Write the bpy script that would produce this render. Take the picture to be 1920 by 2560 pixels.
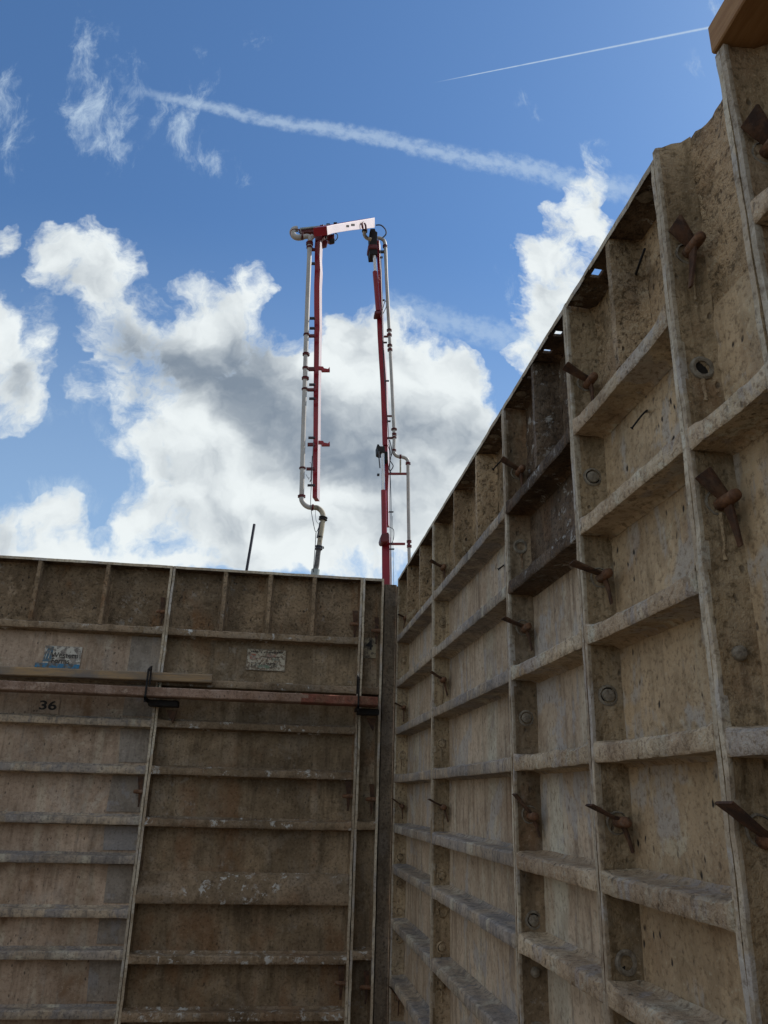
import bpy, bmesh, math, random
from mathutils import Vector, Matrix, noise
R = math.radians
random.seed(7)
for o in list(bpy.data.objects): bpy.data.objects.remove(o)
sc = bpy.context.scene
COL = sc.collection
ZC = 1.76                      # eye height above the ground
# ------------------------------------------------------------------ camera
YAW, PIT, ROL, FPX = 0.1297087, 0.34838094, 0.0277834, 1970.44   # focal length in pixels of a 1920 x 2560 frame
cy_, sy_, cp_, sp_ = math.cos(YAW), math.sin(YAW), math.cos(PIT), math.sin(PIT)
FWD = Vector((sy_*cp_, cy_*cp_, sp_)); r0 = Vector((cy_, -sy_, 0)); u0 = r0.cross(FWD)
RGT = r0*math.cos(ROL)+u0*math.sin(ROL); UPV = -r0*math.sin(ROL)+u0*math.cos(ROL)
cam = bpy.data.objects.new('camera', bpy.data.cameras.new('camera')); COL.objects.link(cam)
cam.data.sensor_fit = 'VERTICAL'; cam.data.sensor_height = 36.0; cam.data.lens = 36.0*FPX/2560
cam.data.clip_start = 0.02; cam.data.clip_end = 4000
m = Matrix((RGT, UPV, -FWD)).transposed().to_4x4(); m.translation = Vector((0, 0, ZC)); cam.matrix_world = m
sc.camera = cam
sc.render.resolution_x = 768; sc.render.resolution_y = 1024
def ray(x, y): return RGT*((x-960)/FPX)-UPV*((y-1280)/FPX)+FWD
def U(x, y, Y):                # point of the place seen at photo pixel x, y when it stands Y metres north
    d = ray(x, y); return Vector((d.x*Y/d.y, Y, d.z*Y/d.y+ZC))
# ------------------------------------------------------------------ sky and sun
SUN_AZ, SUN_EL = 68.0, 46.0    # azimuth clockwise from +Y
sc.view_settings.view_transform = 'Standard'; sc.view_settings.look = 'None'
sc.view_settings.exposure = 0.12; sc.view_settings.gamma = 1.0
W = bpy.data.worlds.new('World'); sc.world = W; W.use_nodes = True
class NT:
    def __init__(s, t): s.t = t; s.n = t.nodes; s.l = t.links
    def node(s, typ, ins=None, **kw):
        n = s.n.new(typ)
        for k, v in kw.items(): setattr(n, k, v)
        if ins:
            for k, v in ins.items(): s.set(n.inputs[k], v)
        return n
    def set(s, sock, v):
        if isinstance(v, bpy.types.NodeSocket): s.l.new(v, sock)
        elif isinstance(v, Vector): sock.default_value = tuple(v)
        else: sock.default_value = v
    def math(s, op, a, b=None, c=None, clamp=False):
        n = s.n.new('ShaderNodeMath'); n.operation = op; n.use_clamp = clamp
        s.set(n.inputs[0], a)
        if b is not None: s.set(n.inputs[1], b)
        if c is not None: s.set(n.inputs[2], c)
        return n.outputs[0]
    def vmath(s, op, a, b=None, scale=None):
        n = s.n.new('ShaderNodeVectorMath'); n.operation = op
        s.set(n.inputs[0], a)
        if b is not None: s.set(n.inputs[1], b)
        if scale is not None: s.set(n.inputs['Scale'], scale)
        return n.outputs['Value'] if op in ('DOT_PRODUCT', 'LENGTH') else n.outputs['Vector']
    def step(s, v, lo, hi, a=0.0, b=1.0):
        n = s.node('ShaderNodeMapRange', {'Value': v, 'From Min': lo, 'From Max': hi, 'To Min': a, 'To Max': b}, interpolation_type='SMOOTHSTEP')
        return n.outputs[0]
    def noise(s, vec, scale, detail=4, rough=0.55, out='Fac', dist=0.0, lac=2.0):
        n = s.node('ShaderNodeTexNoise', {'Vector': vec, 'Scale': scale, 'Detail': detail, 'Roughness': rough, 'Distortion': dist, 'Lacunarity': lac})
        return n.outputs[out]
    def noise2(s, vec, scale, detail=4, rough=0.55, out='Fac', dist=0.0):
        n = s.node('ShaderNodeTexNoise', None, noise_dimensions='2D')
        for k_, v_ in (('Vector', vec), ('Scale', scale), ('Detail', detail), ('Roughness', rough), ('Distortion', dist)): s.set(n.inputs[k_], v_)
        return n.outputs[out]
    def mix(s, f, a, b, typ='MIX'):
        n = s.n.new('ShaderNodeMix'); n.data_type = 'RGBA'; n.blend_type = typ; n.clamp_factor = True
        s.set(n.inputs[0], f)
        for sock, v in ((n.inputs[6], a), (n.inputs[7], b)):
            if isinstance(v, (tuple, list)) and len(v) == 3: v = (*v, 1)
            s.set(sock, v)
        return n.outputs[2]
def build_sky():
    N = NT(W.node_tree); N.n.clear()
    sky = N.node('ShaderNodeTexSky', sky_type='NISHITA', sun_disc=False)
    sky.sun_elevation = R(SUN_EL); sky.sun_rotation = R(SUN_AZ); sky.air_density = 1.0; sky.dust_density = 0.45; sky.ozone_density = 3.0
    tc = N.node('ShaderNodeTexCoord').outputs['Generated']
    sep = N.node('ShaderNodeSeparateXYZ', {0: tc})
    yy = N.math('MAXIMUM', N.math('ABSOLUTE', sep.outputs[1]), 0.03)
    front = N.step(sep.outputs[1], 0.02, 0.12)
    u = N.math('DIVIDE', sep.outputs[0], yy); v = N.math('DIVIDE', sep.outputs[2], yy)
    uv = N.node('ShaderNodeCombineXYZ', {0: u, 1: v, 2: 0.0}).outputs[0]
    def uvof(x, y):
        d = ray(x, y); return Vector((d.x/d.y, d.z/d.y, 0))
    # the wind shapes the cloud edges: warp the coordinates first
    w1 = N.noise2(uv, 7.0, 2, 0.5, 'Color'); w2 = N.noise2(uv, 26.0, 3, 0.6, 'Color')
    off = N.vmath('ADD', N.vmath('SCALE', N.vmath('SUBTRACT', w1, Vector((.5, .5, .5))), scale=0.10), N.vmath('SCALE', N.vmath('SUBTRACT', w2, Vector((.5, .5, .5))), scale=0.035))
    uvw = N.vmath('MULTIPLY', N.vmath('ADD', uv, off), Vector((1, 1, 0)))
    def field(blobs, src):
        acc = None
        for (x, y, rx, ry, wt) in blobs:
            x, y, rx, ry = [q*1.1573 for q in (x, y, rx, ry)]
            c = uvof(x, y); a = (uvof(x+rx, y)-uvof(x-rx, y))/2; b = (uvof(x, y+ry)-uvof(x, y-ry))/2
            sx, sy = a.length, b.length
            q = N.vmath('MULTIPLY', N.vmath('SUBTRACT', src, c), Vector((1/sx, 1/sy, 0)))
            d = N.math('SUBTRACT', 1.0, N.math('MULTIPLY', N.vmath('DOT_PRODUCT', q, q), 0.55), clamp=True)
            d = N.math('MULTIPLY', N.math('MULTIPLY', d, d), wt)
            acc = d if acc is None else N.math('ADD', acc, d)
        return acc
    cum = [(640,960,400,230,.85),(880,920,200,220,.7),(700,1150,260,90,.5),(455,690,125,95,1),(560,625,55,60,.9),(385,740,70,60,.7),(640,860,300,120,1),(850,800,175,110,1),(760,720,80,55,.7),(950,870,110,110,.8),
           (480,980,190,120,.9),(880,980,170,150,.9),(690,1090,260,100,.9),(390,1100,150,60,.7),(560,1170,200,45,.7),(900,1150,120,60,.6),(255,735,70,55,.4),
           (190,580,120,85,.9),(100,540,70,60,.6),(260,690,100,80,.45),(225,620,70,45,.6),(35,790,95,140,.9),(5,700,50,80,.9),(5,530,22,50,.7),(85,880,50,50,.6),
           (1200,600,75,110,1),(1250,450,50,65,.9),(1170,700,45,80,.9),(1150,780,40,40,.7),(1280,500,45,60,.7),(1150,560,35,45,.5),
           (60,1190,120,28,.9),(110,1110,50,40,.5),(10,1150,40,40,.5),(285,1140,70,60,.7),(230,830,80,60,.4),(300,1010,60,80,.5),(30,1130,60,50,.5),(330,1190,120,35,.7),(1000,800,60,60,.5),(150,1185,60,25,.5),(110,1205,200,30,.8),(430,1210,160,26,.7),(700,1215,200,24,.5),(90,1130,70,40,.45),(160,1165,70,30,.5),(230,1195,90,25,.5),(1290,400,28,70,.6),(1190,500,40,60,.5)]
    wis = [(1290,330,30,40,.9),(1120,620,40,60,.6),(15,210,40,75,1),(30,290,35,60,.5),(185,205,60,70,1),(215,130,35,100,.9),(210,270,60,60,1),(275,210,35,100,.85),(250,320,40,50,.7),(390,240,70,80,.75),(420,300,50,60,.6),(40,320,40,60,.6),(180,110,35,50,.6),(190,30,40,50,.4),(270,330,40,60,.4),(450,350,60,35,.7),(520,385,35,25,.6),
           (445,170,25,35,.5),(570,85,40,35,.5),(410,110,25,25,.4),(375,260,70,70,.35),(1120,215,22,20,.7),(1150,240,20,25,.6),(1185,105,30,15,.6),(1500,140,22,25,.6),(1550,15,22,30,.7),
           (1290,350,30,30,.6),(60,1080,80,50,.9),(140,1090,60,50,.8),(150,900,70,50,.4),(200,960,50,40,.3),(650,760,60,40,.4),(1060,130,30,20,.4),(30,480,25,25,.4)]
    fc = field(cum, uvw); fw = field(wis, uvw)
    f1 = N.noise2(uv, 9.0, 7, 0.62); f2 = N.noise2(uvw, 22.0, 6, 0.64)
    fine = N.math('ADD', N.math('MULTIPLY', N.math('SUBTRACT', f1, 0.5), 1.5), N.math('MULTIPLY', N.math('SUBTRACT', f2, 0.5), 1.6))
    gate = N.step(fc, 0.01, 0.22)
    dens = N.math('SUBTRACT', N.math('ADD', fc, fine), N.math('MULTIPLY', N.math('SUBTRACT', 1.0, gate), 0.7))
    aC = N.step(dens, -0.06, 0.9)
    streak = N.noise2(N.node('ShaderNodeMapping', {'Vector': N.vmath('ADD', uv, N.vmath('SCALE', off, scale=0.35)), 'Rotation': (0, 0, -0.35), 'Scale': (1.9, 0.8, 1)}).outputs[0], 14.0, 8, 0.72, dist=0.25)
    aW = N.math('MULTIPLY', N.math('MULTIPLY', N.step(N.math('ADD', N.math('MULTIPLY', fw, 0.36), N.math('MULTIPLY', N.math('SUBTRACT', streak, 0.5), 1.5)), 0.08, 0.85), N.step(fw, 0.02, 0.5)), 0.8)
    # unseen clouds added all round the sky, bright to light the walls
    rest = N.step(N.noise(tc, 2.6, 4, 0.6), 0.42, 0.60)
    wide = N.step(N.math('ADD', N.math('ABSOLUTE', u), N.math('MAXIMUM', N.math('MULTIPLY', v, 0.35), 0.0)), 1.25, 1.8)
    aR = N.math('MULTIPLY', rest, N.math('MAXIMUM', wide, N.math('SUBTRACT', 1.0, front)))
    aR = N.math('MULTIPLY', aR, N.step(sep.outputs[2], 0.0, 0.12))
    # contrails
    wavy = N.math('SUBTRACT', N.noise2(uv, 5.0, 2), 0.5); puffs = N.math('SUBTRACT', N.noise2(uv, 55.0, 4, 0.6), 0.5)
    def trail(p, q, w0, w1_, op, wav=0.0, puff=0.0):
        p, q = uvof(p[0]*1.1573, p[1]*1.1573), uvof(q[0]*1.1573, q[1]*1.1573)
        L = (q-p).length; t = (q-p)/L; n = Vector((-t.y, t.x, 0))
        rel = N.vmath('SUBTRACT', uv, p)
        s = N.math('DIVIDE', N.vmath('DOT_PRODUCT', rel, t), L); d = N.math('ABSOLUTE', N.math('ADD', N.vmath('DOT_PRODUCT', rel, n), N.math('MULTIPLY', wavy, wav)))
        k = 1.1573/FPX*1.5
        wd = N.math('MULTIPLY_ADD', s, (w1_-w0)*k, w0*k)
        body = N.math('SUBTRACT', 1.0, N.math('DIVIDE', d, wd), clamp=True); win = N.step(body, 0.0, 0.45)
        body = N.step(N.math('ADD', body, N.math('MULTIPLY', puffs, puff)), 0.0, 1.15)
        ends = N.math('MULTIPLY', N.step(s, -0.01, 0.12), N.step(s, 0.9, 1.03, 1.0, 0.0))
        return N.math('MULTIPLY', N.math('MULTIPLY', N.math('MULTIPLY', body, win), ends), op)
    tA = trail((270, 190), (1420, 424), 16, 50, 0.50, 0.03, 1.5)
    tB = trail((935, 179), (1660, 34), 1.6, 6.5, 0.75, 0.0, 0.5)
    tC = trail((800, 646), (1180, 754), 40, 44, 0.42, 0.02, 1.6)
    # body shade: sunlit rims, grey cores
    cores = [(400,810,150,75,1.0),(300,750,70,40,.6),(480,800,130,60,1),(580,850,160,80,1),(520,730,70,40,.4),(700,930,190,90,1.2),(640,1000,150,60,.8),(860,1010,140,100,1),(600,760,50,60,.8),(780,1130,200,50,.4),(350,760,70,50,.7),(260,730,60,50,.9),(900,900,70,60,.5),
             (130,620,80,40,.5),(30,840,50,60,.6),(280,880,60,60,.4),(500,1120,130,40,.35),(1180,640,30,60,.3),(1000,950,60,60,.6),(40,270,30,50,.3)]
    fs = field(cores, N.vmath('ADD', uv, N.vmath('MULTIPLY', off, Vector((0.45, 0.45, 0)))))
    fsn = N.math('SUBTRACT', 1.0, N.math('EXPONENT', N.math('MULTIPLY', fs, -1.3)))
    # billows: compare the cloud with itself a little nearer to the sun
    n0 = N.noise2(uvw, 8.0, 5, 0.50); n1 = N.noise2(N.vmath('ADD', uvw, Vector((0.016, 0.024, 0))), 8.0, 5, 0.50)
    relief = N.math('MULTIPLY', N.math('SUBTRACT', n1, n0), 2.2)
    lum = N.math('ADD', N.math('ADD', N.math('MULTIPLY', N.math('SUBTRACT', n0, 0.5), 0.8), relief), fsn)
    sh = N.step(lum, -0.25, 1.25)
    cc = N.mix(sh, CLOUD_LIT, CLOUD_CORE)
    cc = N.mix(N.step(dens, 0.3, 0.95, 0.45, 0.0), cc, CLOUD_EDGE)
    col = sky.outputs[0]
    tint = N.mix(1.0, col, SKY_TINT, 'MULTIPLY')
    frontm = front
    tint = N.mix(N.step(v, 0.22, 0.85, 0.42, 0.0), tint, CLOUD_HAZE)
    c = N.mix(N.math('MULTIPLY', aW, frontm), tint, CLOUD_WISP)
    c = N.mix(N.math('MULTIPLY', N.math('MAXIMUM', tA, N.math('MAXIMUM', tB, tC)), frontm), c, CLOUD_WISP)
    c = N.mix(N.math('MULTIPLY', aC, frontm), c, cc)
    c = N.mix(aR, c, CLOUD_REST)
    bg = N.node('ShaderNodeBackground', {'Color': c, 'Strength': SKY_STR})
    out = N.node('ShaderNodeOutputWorld', {'Surface': bg.outputs[0]})
SKY_STR = 0.10
SKY_TINT = (0.80, 1.08, 1.28)
CLOUD_LIT = (7.9, 8.4, 8.5); CLOUD_CORE = (2.0, 2.5, 3.15); CLOUD_EDGE = (7.2, 8.0, 8.4); CLOUD_WISP = (5.2, 6.4, 7.6); CLOUD_HAZE = (4.4, 5.9, 7.4); CLOUD_REST = (8.2, 8.4, 8.2)
build_sky()
W.cycles.sampling_method = 'MANUAL'; W.cycles.sample_map_resolution = 512
sun = bpy.data.objects.new('sun', bpy.data.lights.new('sun', 'SUN')); COL.objects.link(sun)
sun.data.energy = 4.2; sun.data.angle = R(0.55); sun.data.color = (1.0, 0.955, 0.89)
sd = Vector((math.sin(R(SUN_AZ))*math.cos(R(SUN_EL)), math.cos(R(SUN_AZ))*math.cos(R(SUN_EL)), math.sin(R(SUN_EL))))
sun.rotation_euler = sd.to_track_quat('Z', 'Y').to_euler(); sun.location = sd*60
sc.cycles.max_bounces = 6; sc.cycles.diffuse_bounces = 2
# ------------------------------------------------------------------ materials
def new_mat(name):
    mt = bpy.data.materials.new(name); mt.use_nodes = True
    N = NT(mt.node_tree); b = N.n['Principled BSDF']; return mt, N, b
def coords(N, rnd=True):
    tc = N.node('ShaderNodeTexCoord').outputs['Object']
    if rnd:
        oi = N.node('ShaderNodeObjectInfo').outputs['Random']
        tc = N.vmath('ADD', tc, N.vmath('SCALE', Vector((13.7, 7.3, 3.1)), scale=oi))
    return tc
def crust(name, c1, c2, deep, pale, metal=(0.30, 0.31, 0.33), streak=0.5, pits=0.5, metal_amt=0.3, pale_amt=0.25, rust=0.3, bump=0.5, grain=1.0, paint=0.0, rough=0.85, deep_amt=0.6, dist=0.013):
    """weathered aluminium under old cement: blotches, vertical runs, pits, bare patches, rust and paint flecks"""
    tone = lambda c, k: (min(0.6, c[0]*k*1.04), min(0.6, c[1]*k*0.95), min(0.6, c[2]*k*0.85))
    c1, c2, pale, metal, deep = tone(c1, 1.42), tone(c2, 1.40), tone(pale, 1.36), tone(metal, 1.25), tone(deep, 0.95)
    mt, N, b = new_mat(name); co = coords(N)
    ver = N.node('ShaderNodeMapping', {'Vector': co, 'Scale': (1, 1, 0.11)}).outputs[0]
    big = N.noise(co, 4.2, 5, 0.62, dist=0.4); mid = N.noise(co, 17.0, 5, 0.66); fin = N.noise(co, 95.0, 3, 0.7); runs = N.noise(ver, 42.0, 4, 0.65)
    run2 = N.noise(ver, 11.0, 5, 0.6, dist=0.3)
    col = N.mix(N.step(big, 0.40, 0.58), c1, c2)
    col = N.mix(N.math('MULTIPLY', N.step(N.noise(co, 1.7, 3, 0.6), 0.42, 0.62), 0.35), col, deep)
    col = N.mix(N.math('MULTIPLY', N.step(runs, 0.47, 0.68), streak*0.8), col, deep)
    col = N.mix(N.math('MULTIPLY', N.step(run2, 0.52, 0.70), streak), col, pale)
    col = N.mix(N.math('MULTIPLY', N.step(mid, 0.50, 0.64), deep_amt*0.62), col, deep)
    met = N.math('MULTIPLY', N.step(N.math('ADD', N.noise(co, 5.5, 4, 0.6, dist=0.8), N.math('MULTIPLY', N.math('SUBTRACT', runs, 0.5), 0.35)), 0.54, 0.62), metal_amt)
    col = N.mix(met, col, metal)
    col = N.mix(N.math('MULTIPLY', N.step(N.noise(co, 9.0, 6, 0.72, dist=0.5), 0.57, 0.66), pale_amt), col, pale)
    rs = N.math('MULTIPLY', N.step(N.math('ADD', N.noise(co, 3.6, 4, 0.65), N.math('MULTIPLY', N.math('SUBTRACT', run2, 0.5), 0.9)), 0.54, 0.74), rust)
    col = N.mix(rs, col, (0.19, 0.095, 0.04))
    speck = N.step(fin, 0.33, 0.50, 1.0, 0.0)
    col = N.mix(N.math('MULTIPLY', speck, 0.62*grain, clamp=True), col, deep)
    col = N.mix(N.math('MULTIPLY', N.step(fin, 0.58, 0.72), 0.35), col, pale)
    vor = N.node('ShaderNodeTexVoronoi', {'Vector': N.node('ShaderNodeMapping', {'Vector': N.vmath('ADD', co, N.vmath('SCALE', N.noise(co, 60.0, 2, 0.5, 'Color'), scale=0.008)), 'Scale': (1, 1, 0.5)}).outputs[0], 'Scale': 62.0}, feature='F1')
    pit = N.math('MULTIPLY', N.step(vor.outputs['Distance'], 0.10, 0.24, 1.0, 0.0), N.step(N.noise(co, 14.0, 3), 0.50, 0.60))
    col = N.mix(N.math('MULTIPLY', pit, pits), col, (0.035, 0.028, 0.022))
    if paint > 0:
        pf = N.math('MULTIPLY', N.step(N.noise(co, 30.0, 6, 0.75, dist=0.3), 0.55, 0.61), N.step(N.noise(co, 5.0, 3), 0.46 if paint > 0.5 else 0.56, 0.58 if paint > 0.5 else 0.66))
        col = N.mix(N.math('MULTIPLY', pf, paint), col, (0.55, 0.545, 0.51))
    N.set(b.inputs['Base Color'], col)
    N.set(b.inputs['Roughness'], N.step(mid, 0.3, 0.7, rough-0.12, rough+0.08)); N.set(b.inputs['Specular IOR Level'], 0.3)
    h = N.math('ADD', N.math('MULTIPLY', mid, 0.5), N.math('ADD', N.math('MULTIPLY', fin, 0.28), N.math('MULTIPLY', runs, 0.18*streak)))
    h = N.math('SUBTRACT', h, N.math('MULTIPLY', pit, 0.25*pits))
    bp = N.node('ShaderNodeBump', {'Height': h, 'Strength': bump, 'Distance': dist}); N.set(b.inputs['Normal'], bp.outputs[0])
    return mt
MAT = {}
MAT['tan'] = crust('cement_crusted_tan', (0.39, 0.315, 0.215), (0.335, 0.27, 0.185), (0.17, 0.13, 0.08), (0.47, 0.42, 0.34), (0.33, 0.335, 0.335), 0.45, 1.0, 0.65, 0.45, 0.45, 0.75, 1.0, deep_amt=0.55)
MAT['tan_rough'] = crust('rough_cement_tan', (0.36, 0.28, 0.185), (0.25, 0.195, 0.125), (0.10, 0.074, 0.043), (0.46, 0.39, 0.30), (0.36, 0.33, 0.29), 0.12, 0.9, 0.15, 0.4, 0.35, 1.0, 1.4, dist=0.030, deep_amt=0.85)
MAT['wash'] = crust('washed_grey_sheet', (0.385, 0.335, 0.27), (0.34, 0.29, 0.23), (0.20, 0.16, 0.12), (0.47, 0.435, 0.38), (0.31, 0.32, 0.335), 1.0, 0.55, 0.7, 0.35, 0.4, 0.5, 0.8, deep_amt=0.42)
MAT['pink'] = crust('pale_pinkish_sheet', (0.37, 0.305, 0.25), (0.29, 0.235, 0.19), (0.16, 0.12, 0.085), (0.48, 0.42, 0.36), (0.31, 0.31, 0.305), 0.6, 0.7, 0.25, 0.35, 0.8, 0.5, 0.75, deep_amt=0.4)
MAT['brown'] = crust('dark_brown_crust', (0.225, 0.178, 0.12), (0.155, 0.122, 0.082), (0.062, 0.046, 0.028), (0.33, 0.285, 0.22), (0.25, 0.225, 0.19), 0.6, 0.6, 0.3, 0.22, 0.7, 0.7, 0.9, 0.2, dist=0.016, deep_amt=0.5)
MAT['brown_top'] = crust('rough_brown_cement', (0.215, 0.165, 0.11), (0.145, 0.11, 0.073), (0.058, 0.042, 0.025), (0.34, 0.28, 0.21), (0.24, 0.21, 0.17), 0.2, 0.8, 0.15, 0.35, 0.9, 1.0, 1.2, 0.2, dist=0.03, deep_amt=0.7)
MAT['brown_rib'] = crust('brown_rib_with_paint', (0.215, 0.17, 0.12), (0.155, 0.122, 0.083), (0.07, 0.05, 0.032), (0.32, 0.275, 0.22), (0.25, 0.23, 0.20), 0.3, 0.3, 0.3, 0.3, 0.45, 0.8, 1.0, 0.9)
MAT['dark'] = crust('dark_crust_and_rail_shade', (0.115, 0.085, 0.06), (0.072, 0.053, 0.037), (0.03, 0.022, 0.015), (0.22, 0.185, 0.14), (0.18, 0.16, 0.135), 0.35, 0.5, 0.22, 0.25, 0.35, 1.0, 1.2, 0.55, dist=0.025)  # dark crust; also painted shade on the undersides of the top rails
MAT['rib'] = crust('bluish_bare_rib', (0.255, 0.24, 0.225), (0.33, 0.285, 0.225), (0.10, 0.10, 0.105), (0.47, 0.43, 0.37), (0.195, 0.195, 0.205), 0.75, 0.3, 0.8, 0.45, 0.15, 0.7, 1.0)
MAT['rib_tan'] = crust('cement_covered_rib', (0.42, 0.355, 0.27), (0.33, 0.27, 0.20), (0.155, 0.118, 0.08), (0.54, 0.49, 0.42), (0.28, 0.285, 0.31), 0.35, 0.5, 0.5, 0.5, 0.3, 1.0, 1.1, dist=0.018)
MAT['rail'] = crust('rail_edge_aluminium', (0.42, 0.385, 0.32), (0.31, 0.27, 0.21), (0.13, 0.10, 0.07), (0.56, 0.52, 0.46), (0.34, 0.345, 0.35), 0.4, 0.35, 0.7, 0.4, 0.2, 0.7, 0.9)
MAT['rail_tan'] = crust('rail_web_tan', (0.32, 0.26, 0.175), (0.235, 0.19, 0.125), (0.11, 0.082, 0.046), (0.43, 0.37, 0.28), (0.26, 0.25, 0.215), 0.75, 0.6, 0.2, 0.35, 0.6, 0.8, 1.1, dist=0.018)
MAT['patch'] = crust('bare_bluegrey_sheet', (0.26, 0.25, 0.235), (0.215, 0.20, 0.18), (0.13, 0.115, 0.10), (0.36, 0.34, 0.32), (0.22, 0.235, 0.265), 0.45, 0.4, 0.6, 0.25, 0.25, 0.35, 0.7)
MAT['corner'] = crust('smooth_grey_corner', (0.125, 0.105, 0.08), (0.095, 0.08, 0.06), (0.045, 0.034, 0.026), (0.20, 0.175, 0.145), (0.12, 0.115, 0.11), 0.6, 0.4, 0.3, 0.2, 0.5, 0.6, 1.2)
def simple(name, c1, c2, scale=30, rough=0.7, metallic=0.0, bump=0.3, stretch=(1, 1, 1), dirt=None, dirt_amt=0.4, spec=0.4):
    mt, N, b = new_mat(name); co = coords(N)
    mp = N.node('ShaderNodeMapping', {'Vector': co, 'Scale': stretch}).outputs[0]
    a = N.noise(mp, scale, 7, 0.65, dist=0.3); f = N.noise(mp, scale*5, 5, 0.7)
    col = N.mix(N.step(a, 0.36, 0.64), c1, c2)
    if dirt: col = N.mix(N.math('MULTIPLY', N.step(N.noise(co, scale*0.6, 8, 0.7), 0.5, 0.64), dirt_amt), col, dirt)
    N.set(b.inputs['Base Color'], col); b.inputs['Roughness'].default_value = rough; b.inputs['Metallic'].default_value = metallic; b.inputs['Specular IOR Level'].default_value = spec
    bp = N.node('ShaderNodeBump', {'Height': N.math('ADD', a, N.math('MULTIPLY', f, 0.5)), 'Strength': bump, 'Distance': 0.003}); N.set(b.inputs['Normal'], bp.outputs[0])
    return mt
MAT['rust'] = simple('rusty_steel', (0.105, 0.050, 0.026), (0.045, 0.026, 0.018), 45, 0.85, 0.1, 0.7, dirt=(0.20, 0.13, 0.08), dirt_amt=0.35)
MAT['rust_pin'] = simple('orange_rusty_pin', (0.20, 0.095, 0.045), (0.10, 0.048, 0.026), 90, 0.8, 0.1, 0.7, dirt=(0.24, 0.18, 0.13), dirt_amt=0.5)
MAT['black'] = simple('black_steel', (0.009, 0.008, 0.008), (0.016, 0.013, 0.012), 40, 0.7, 0.2, 0.3)
MAT['hole'] = simple('dark_hole', (0.012, 0.010, 0.008), (0.02, 0.016, 0.012), 80, 0.95, 0.0, 0.2)
MAT['plug'] = simple('pale_cement_plug', (0.30, 0.26, 0.20), (0.19, 0.16, 0.12), 90, 0.9, 0.0, 0.9, dirt=(0.10, 0.08, 0.06), dirt_amt=0.6)
MAT['wood'] = simple('fresh_pine', (0.36, 0.20, 0.085), (0.29, 0.15, 0.06), 12, 0.75, 0.0, 0.25, (9, 1, 9), dirt=(0.20, 0.11, 0.06), dirt_amt=0.3)
MAT['lumber_a'] = simple('weathered_yellow_lumber', (0.33, 0.215, 0.105), (0.20, 0.155, 0.11), 5, 0.85, 0.0, 0.9, (1, 9, 9), dirt=(0.15, 0.13, 0.115), dirt_amt=0.85)
MAT['lumber_b'] = crust('cement_stained_pink_lumber', (0.215, 0.155, 0.125), (0.155, 0.105, 0.08), (0.12, 0.08, 0.06), (0.33, 0.29, 0.255), (0.27, 0.22, 0.195), 0.1, 0.5, 0.5, 0.5, 0.5, 0.9, 1.2)
MAT['lumber_red'] = crust('red_stained_lumber_end', (0.165, 0.06, 0.042), (0.14, 0.08, 0.055), (0.10, 0.05, 0.04), (0.30, 0.21, 0.17), (0.23, 0.10, 0.08), 0.1, 0.5, 0.4, 0.3, 0.4, 0.9, 1.2)
MAT['red'] = simple('red_boom_paint', (0.24, 0.006, 0.016), (0.19, 0.005, 0.014), 1.2, 0.32, 0.0, 0.02, dirt=(0.12, 0.01, 0.015), dirt_amt=0.35, spec=0.35)
MAT['darkred'] = simple('dark_red_clamp', (0.11, 0.008, 0.012), (0.07, 0.008, 0.010), 3, 0.5, 0.0, 0.05)
MAT['glare_pale'] = simple('boom_side_sun_glare', (0.58, 0.48, 0.47), (0.50, 0.42, 0.42), 1.5, 0.45, 0.0, 0.02, dirt=(0.55, 0.40, 0.36), dirt_amt=0.35)  # pale tone stands in for sun glare on the red boom
MAT['pipe'] = simple('dirty_white_pipe', (0.40, 0.39, 0.37), (0.32, 0.31, 0.295), 2.0, 0.5, 0.0, 0.02, dirt=(0.33, 0.29, 0.24), dirt_amt=0.5)
MAT['pipe_old'] = simple('worn_yellowish_pipe', (0.42, 0.37, 0.26), (0.30, 0.27, 0.22), 6, 0.7, 0.0, 0.1, dirt=(0.06, 0.05, 0.04), dirt_amt=0.9)
MAT['chrome'] = simple('bright_cylinder_rod', (0.62, 0.62, 0.60), (0.55, 0.55, 0.54), 2, 0.25, 0.6, 0.01)
MAT['hose'] = simple('black_rubber_hose', (0.022, 0.024, 0.035), (0.04, 0.04, 0.05), 8, 0.6, 0.0, 0.1)
MAT['endhose'] = simple('grey_rubber_end_hose', (0.06, 0.06, 0.065), (0.13, 0.125, 0.12), 8, 0.8, 0.0, 0.2, dirt=(0.22, 0.20, 0.18), dirt_amt=0.5)
MAT['sleeve'] = simple('pale_green_grey_sleeve', (0.30, 0.34, 0.34), (0.24, 0.28, 0.28), 5, 0.7, 0.0, 0.1, dirt=(0.4, 0.4, 0.38))
MAT['bar'] = simple('dark_steel_bar', (0.018, 0.018, 0.03), (0.03, 0.028, 0.038), 30, 0.6, 0.3, 0.2)
MAT['soil'] = simple('trampled_soil', (0.17, 0.125, 0.08), (0.13, 0.095, 0.06), 0.8, 0.95, 0.0, 1.0, dirt=(0.21, 0.165, 0.115), dirt_amt=0.6)
def worn(name, ink, base, keep=0.5, scale=60):
    mt, N, b = new_mat(name); co = coords(N, False)
    f = N.step(N.noise(co, scale, 7, 0.72, dist=0.6), keep-0.03, keep+0.03)
    g = N.mix(N.step(N.noise(co, scale*2, 4), 0.4, 0.6), base, tuple(c*0.55 for c in base))
    N.set(b.inputs['Base Color'], N.mix(f, ink, g)); b.inputs['Roughness'].default_value = 0.75
    return mt
MAT['st_cream'] = worn('worn_cream_sticker', (0.46, 0.41, 0.31), (0.24, 0.175, 0.115), 0.50)
MAT['st_cream2'] = worn('peeling_cream_sticker', (0.50, 0.47, 0.40), (0.30, 0.26, 0.22), 0.475, 38)
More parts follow.
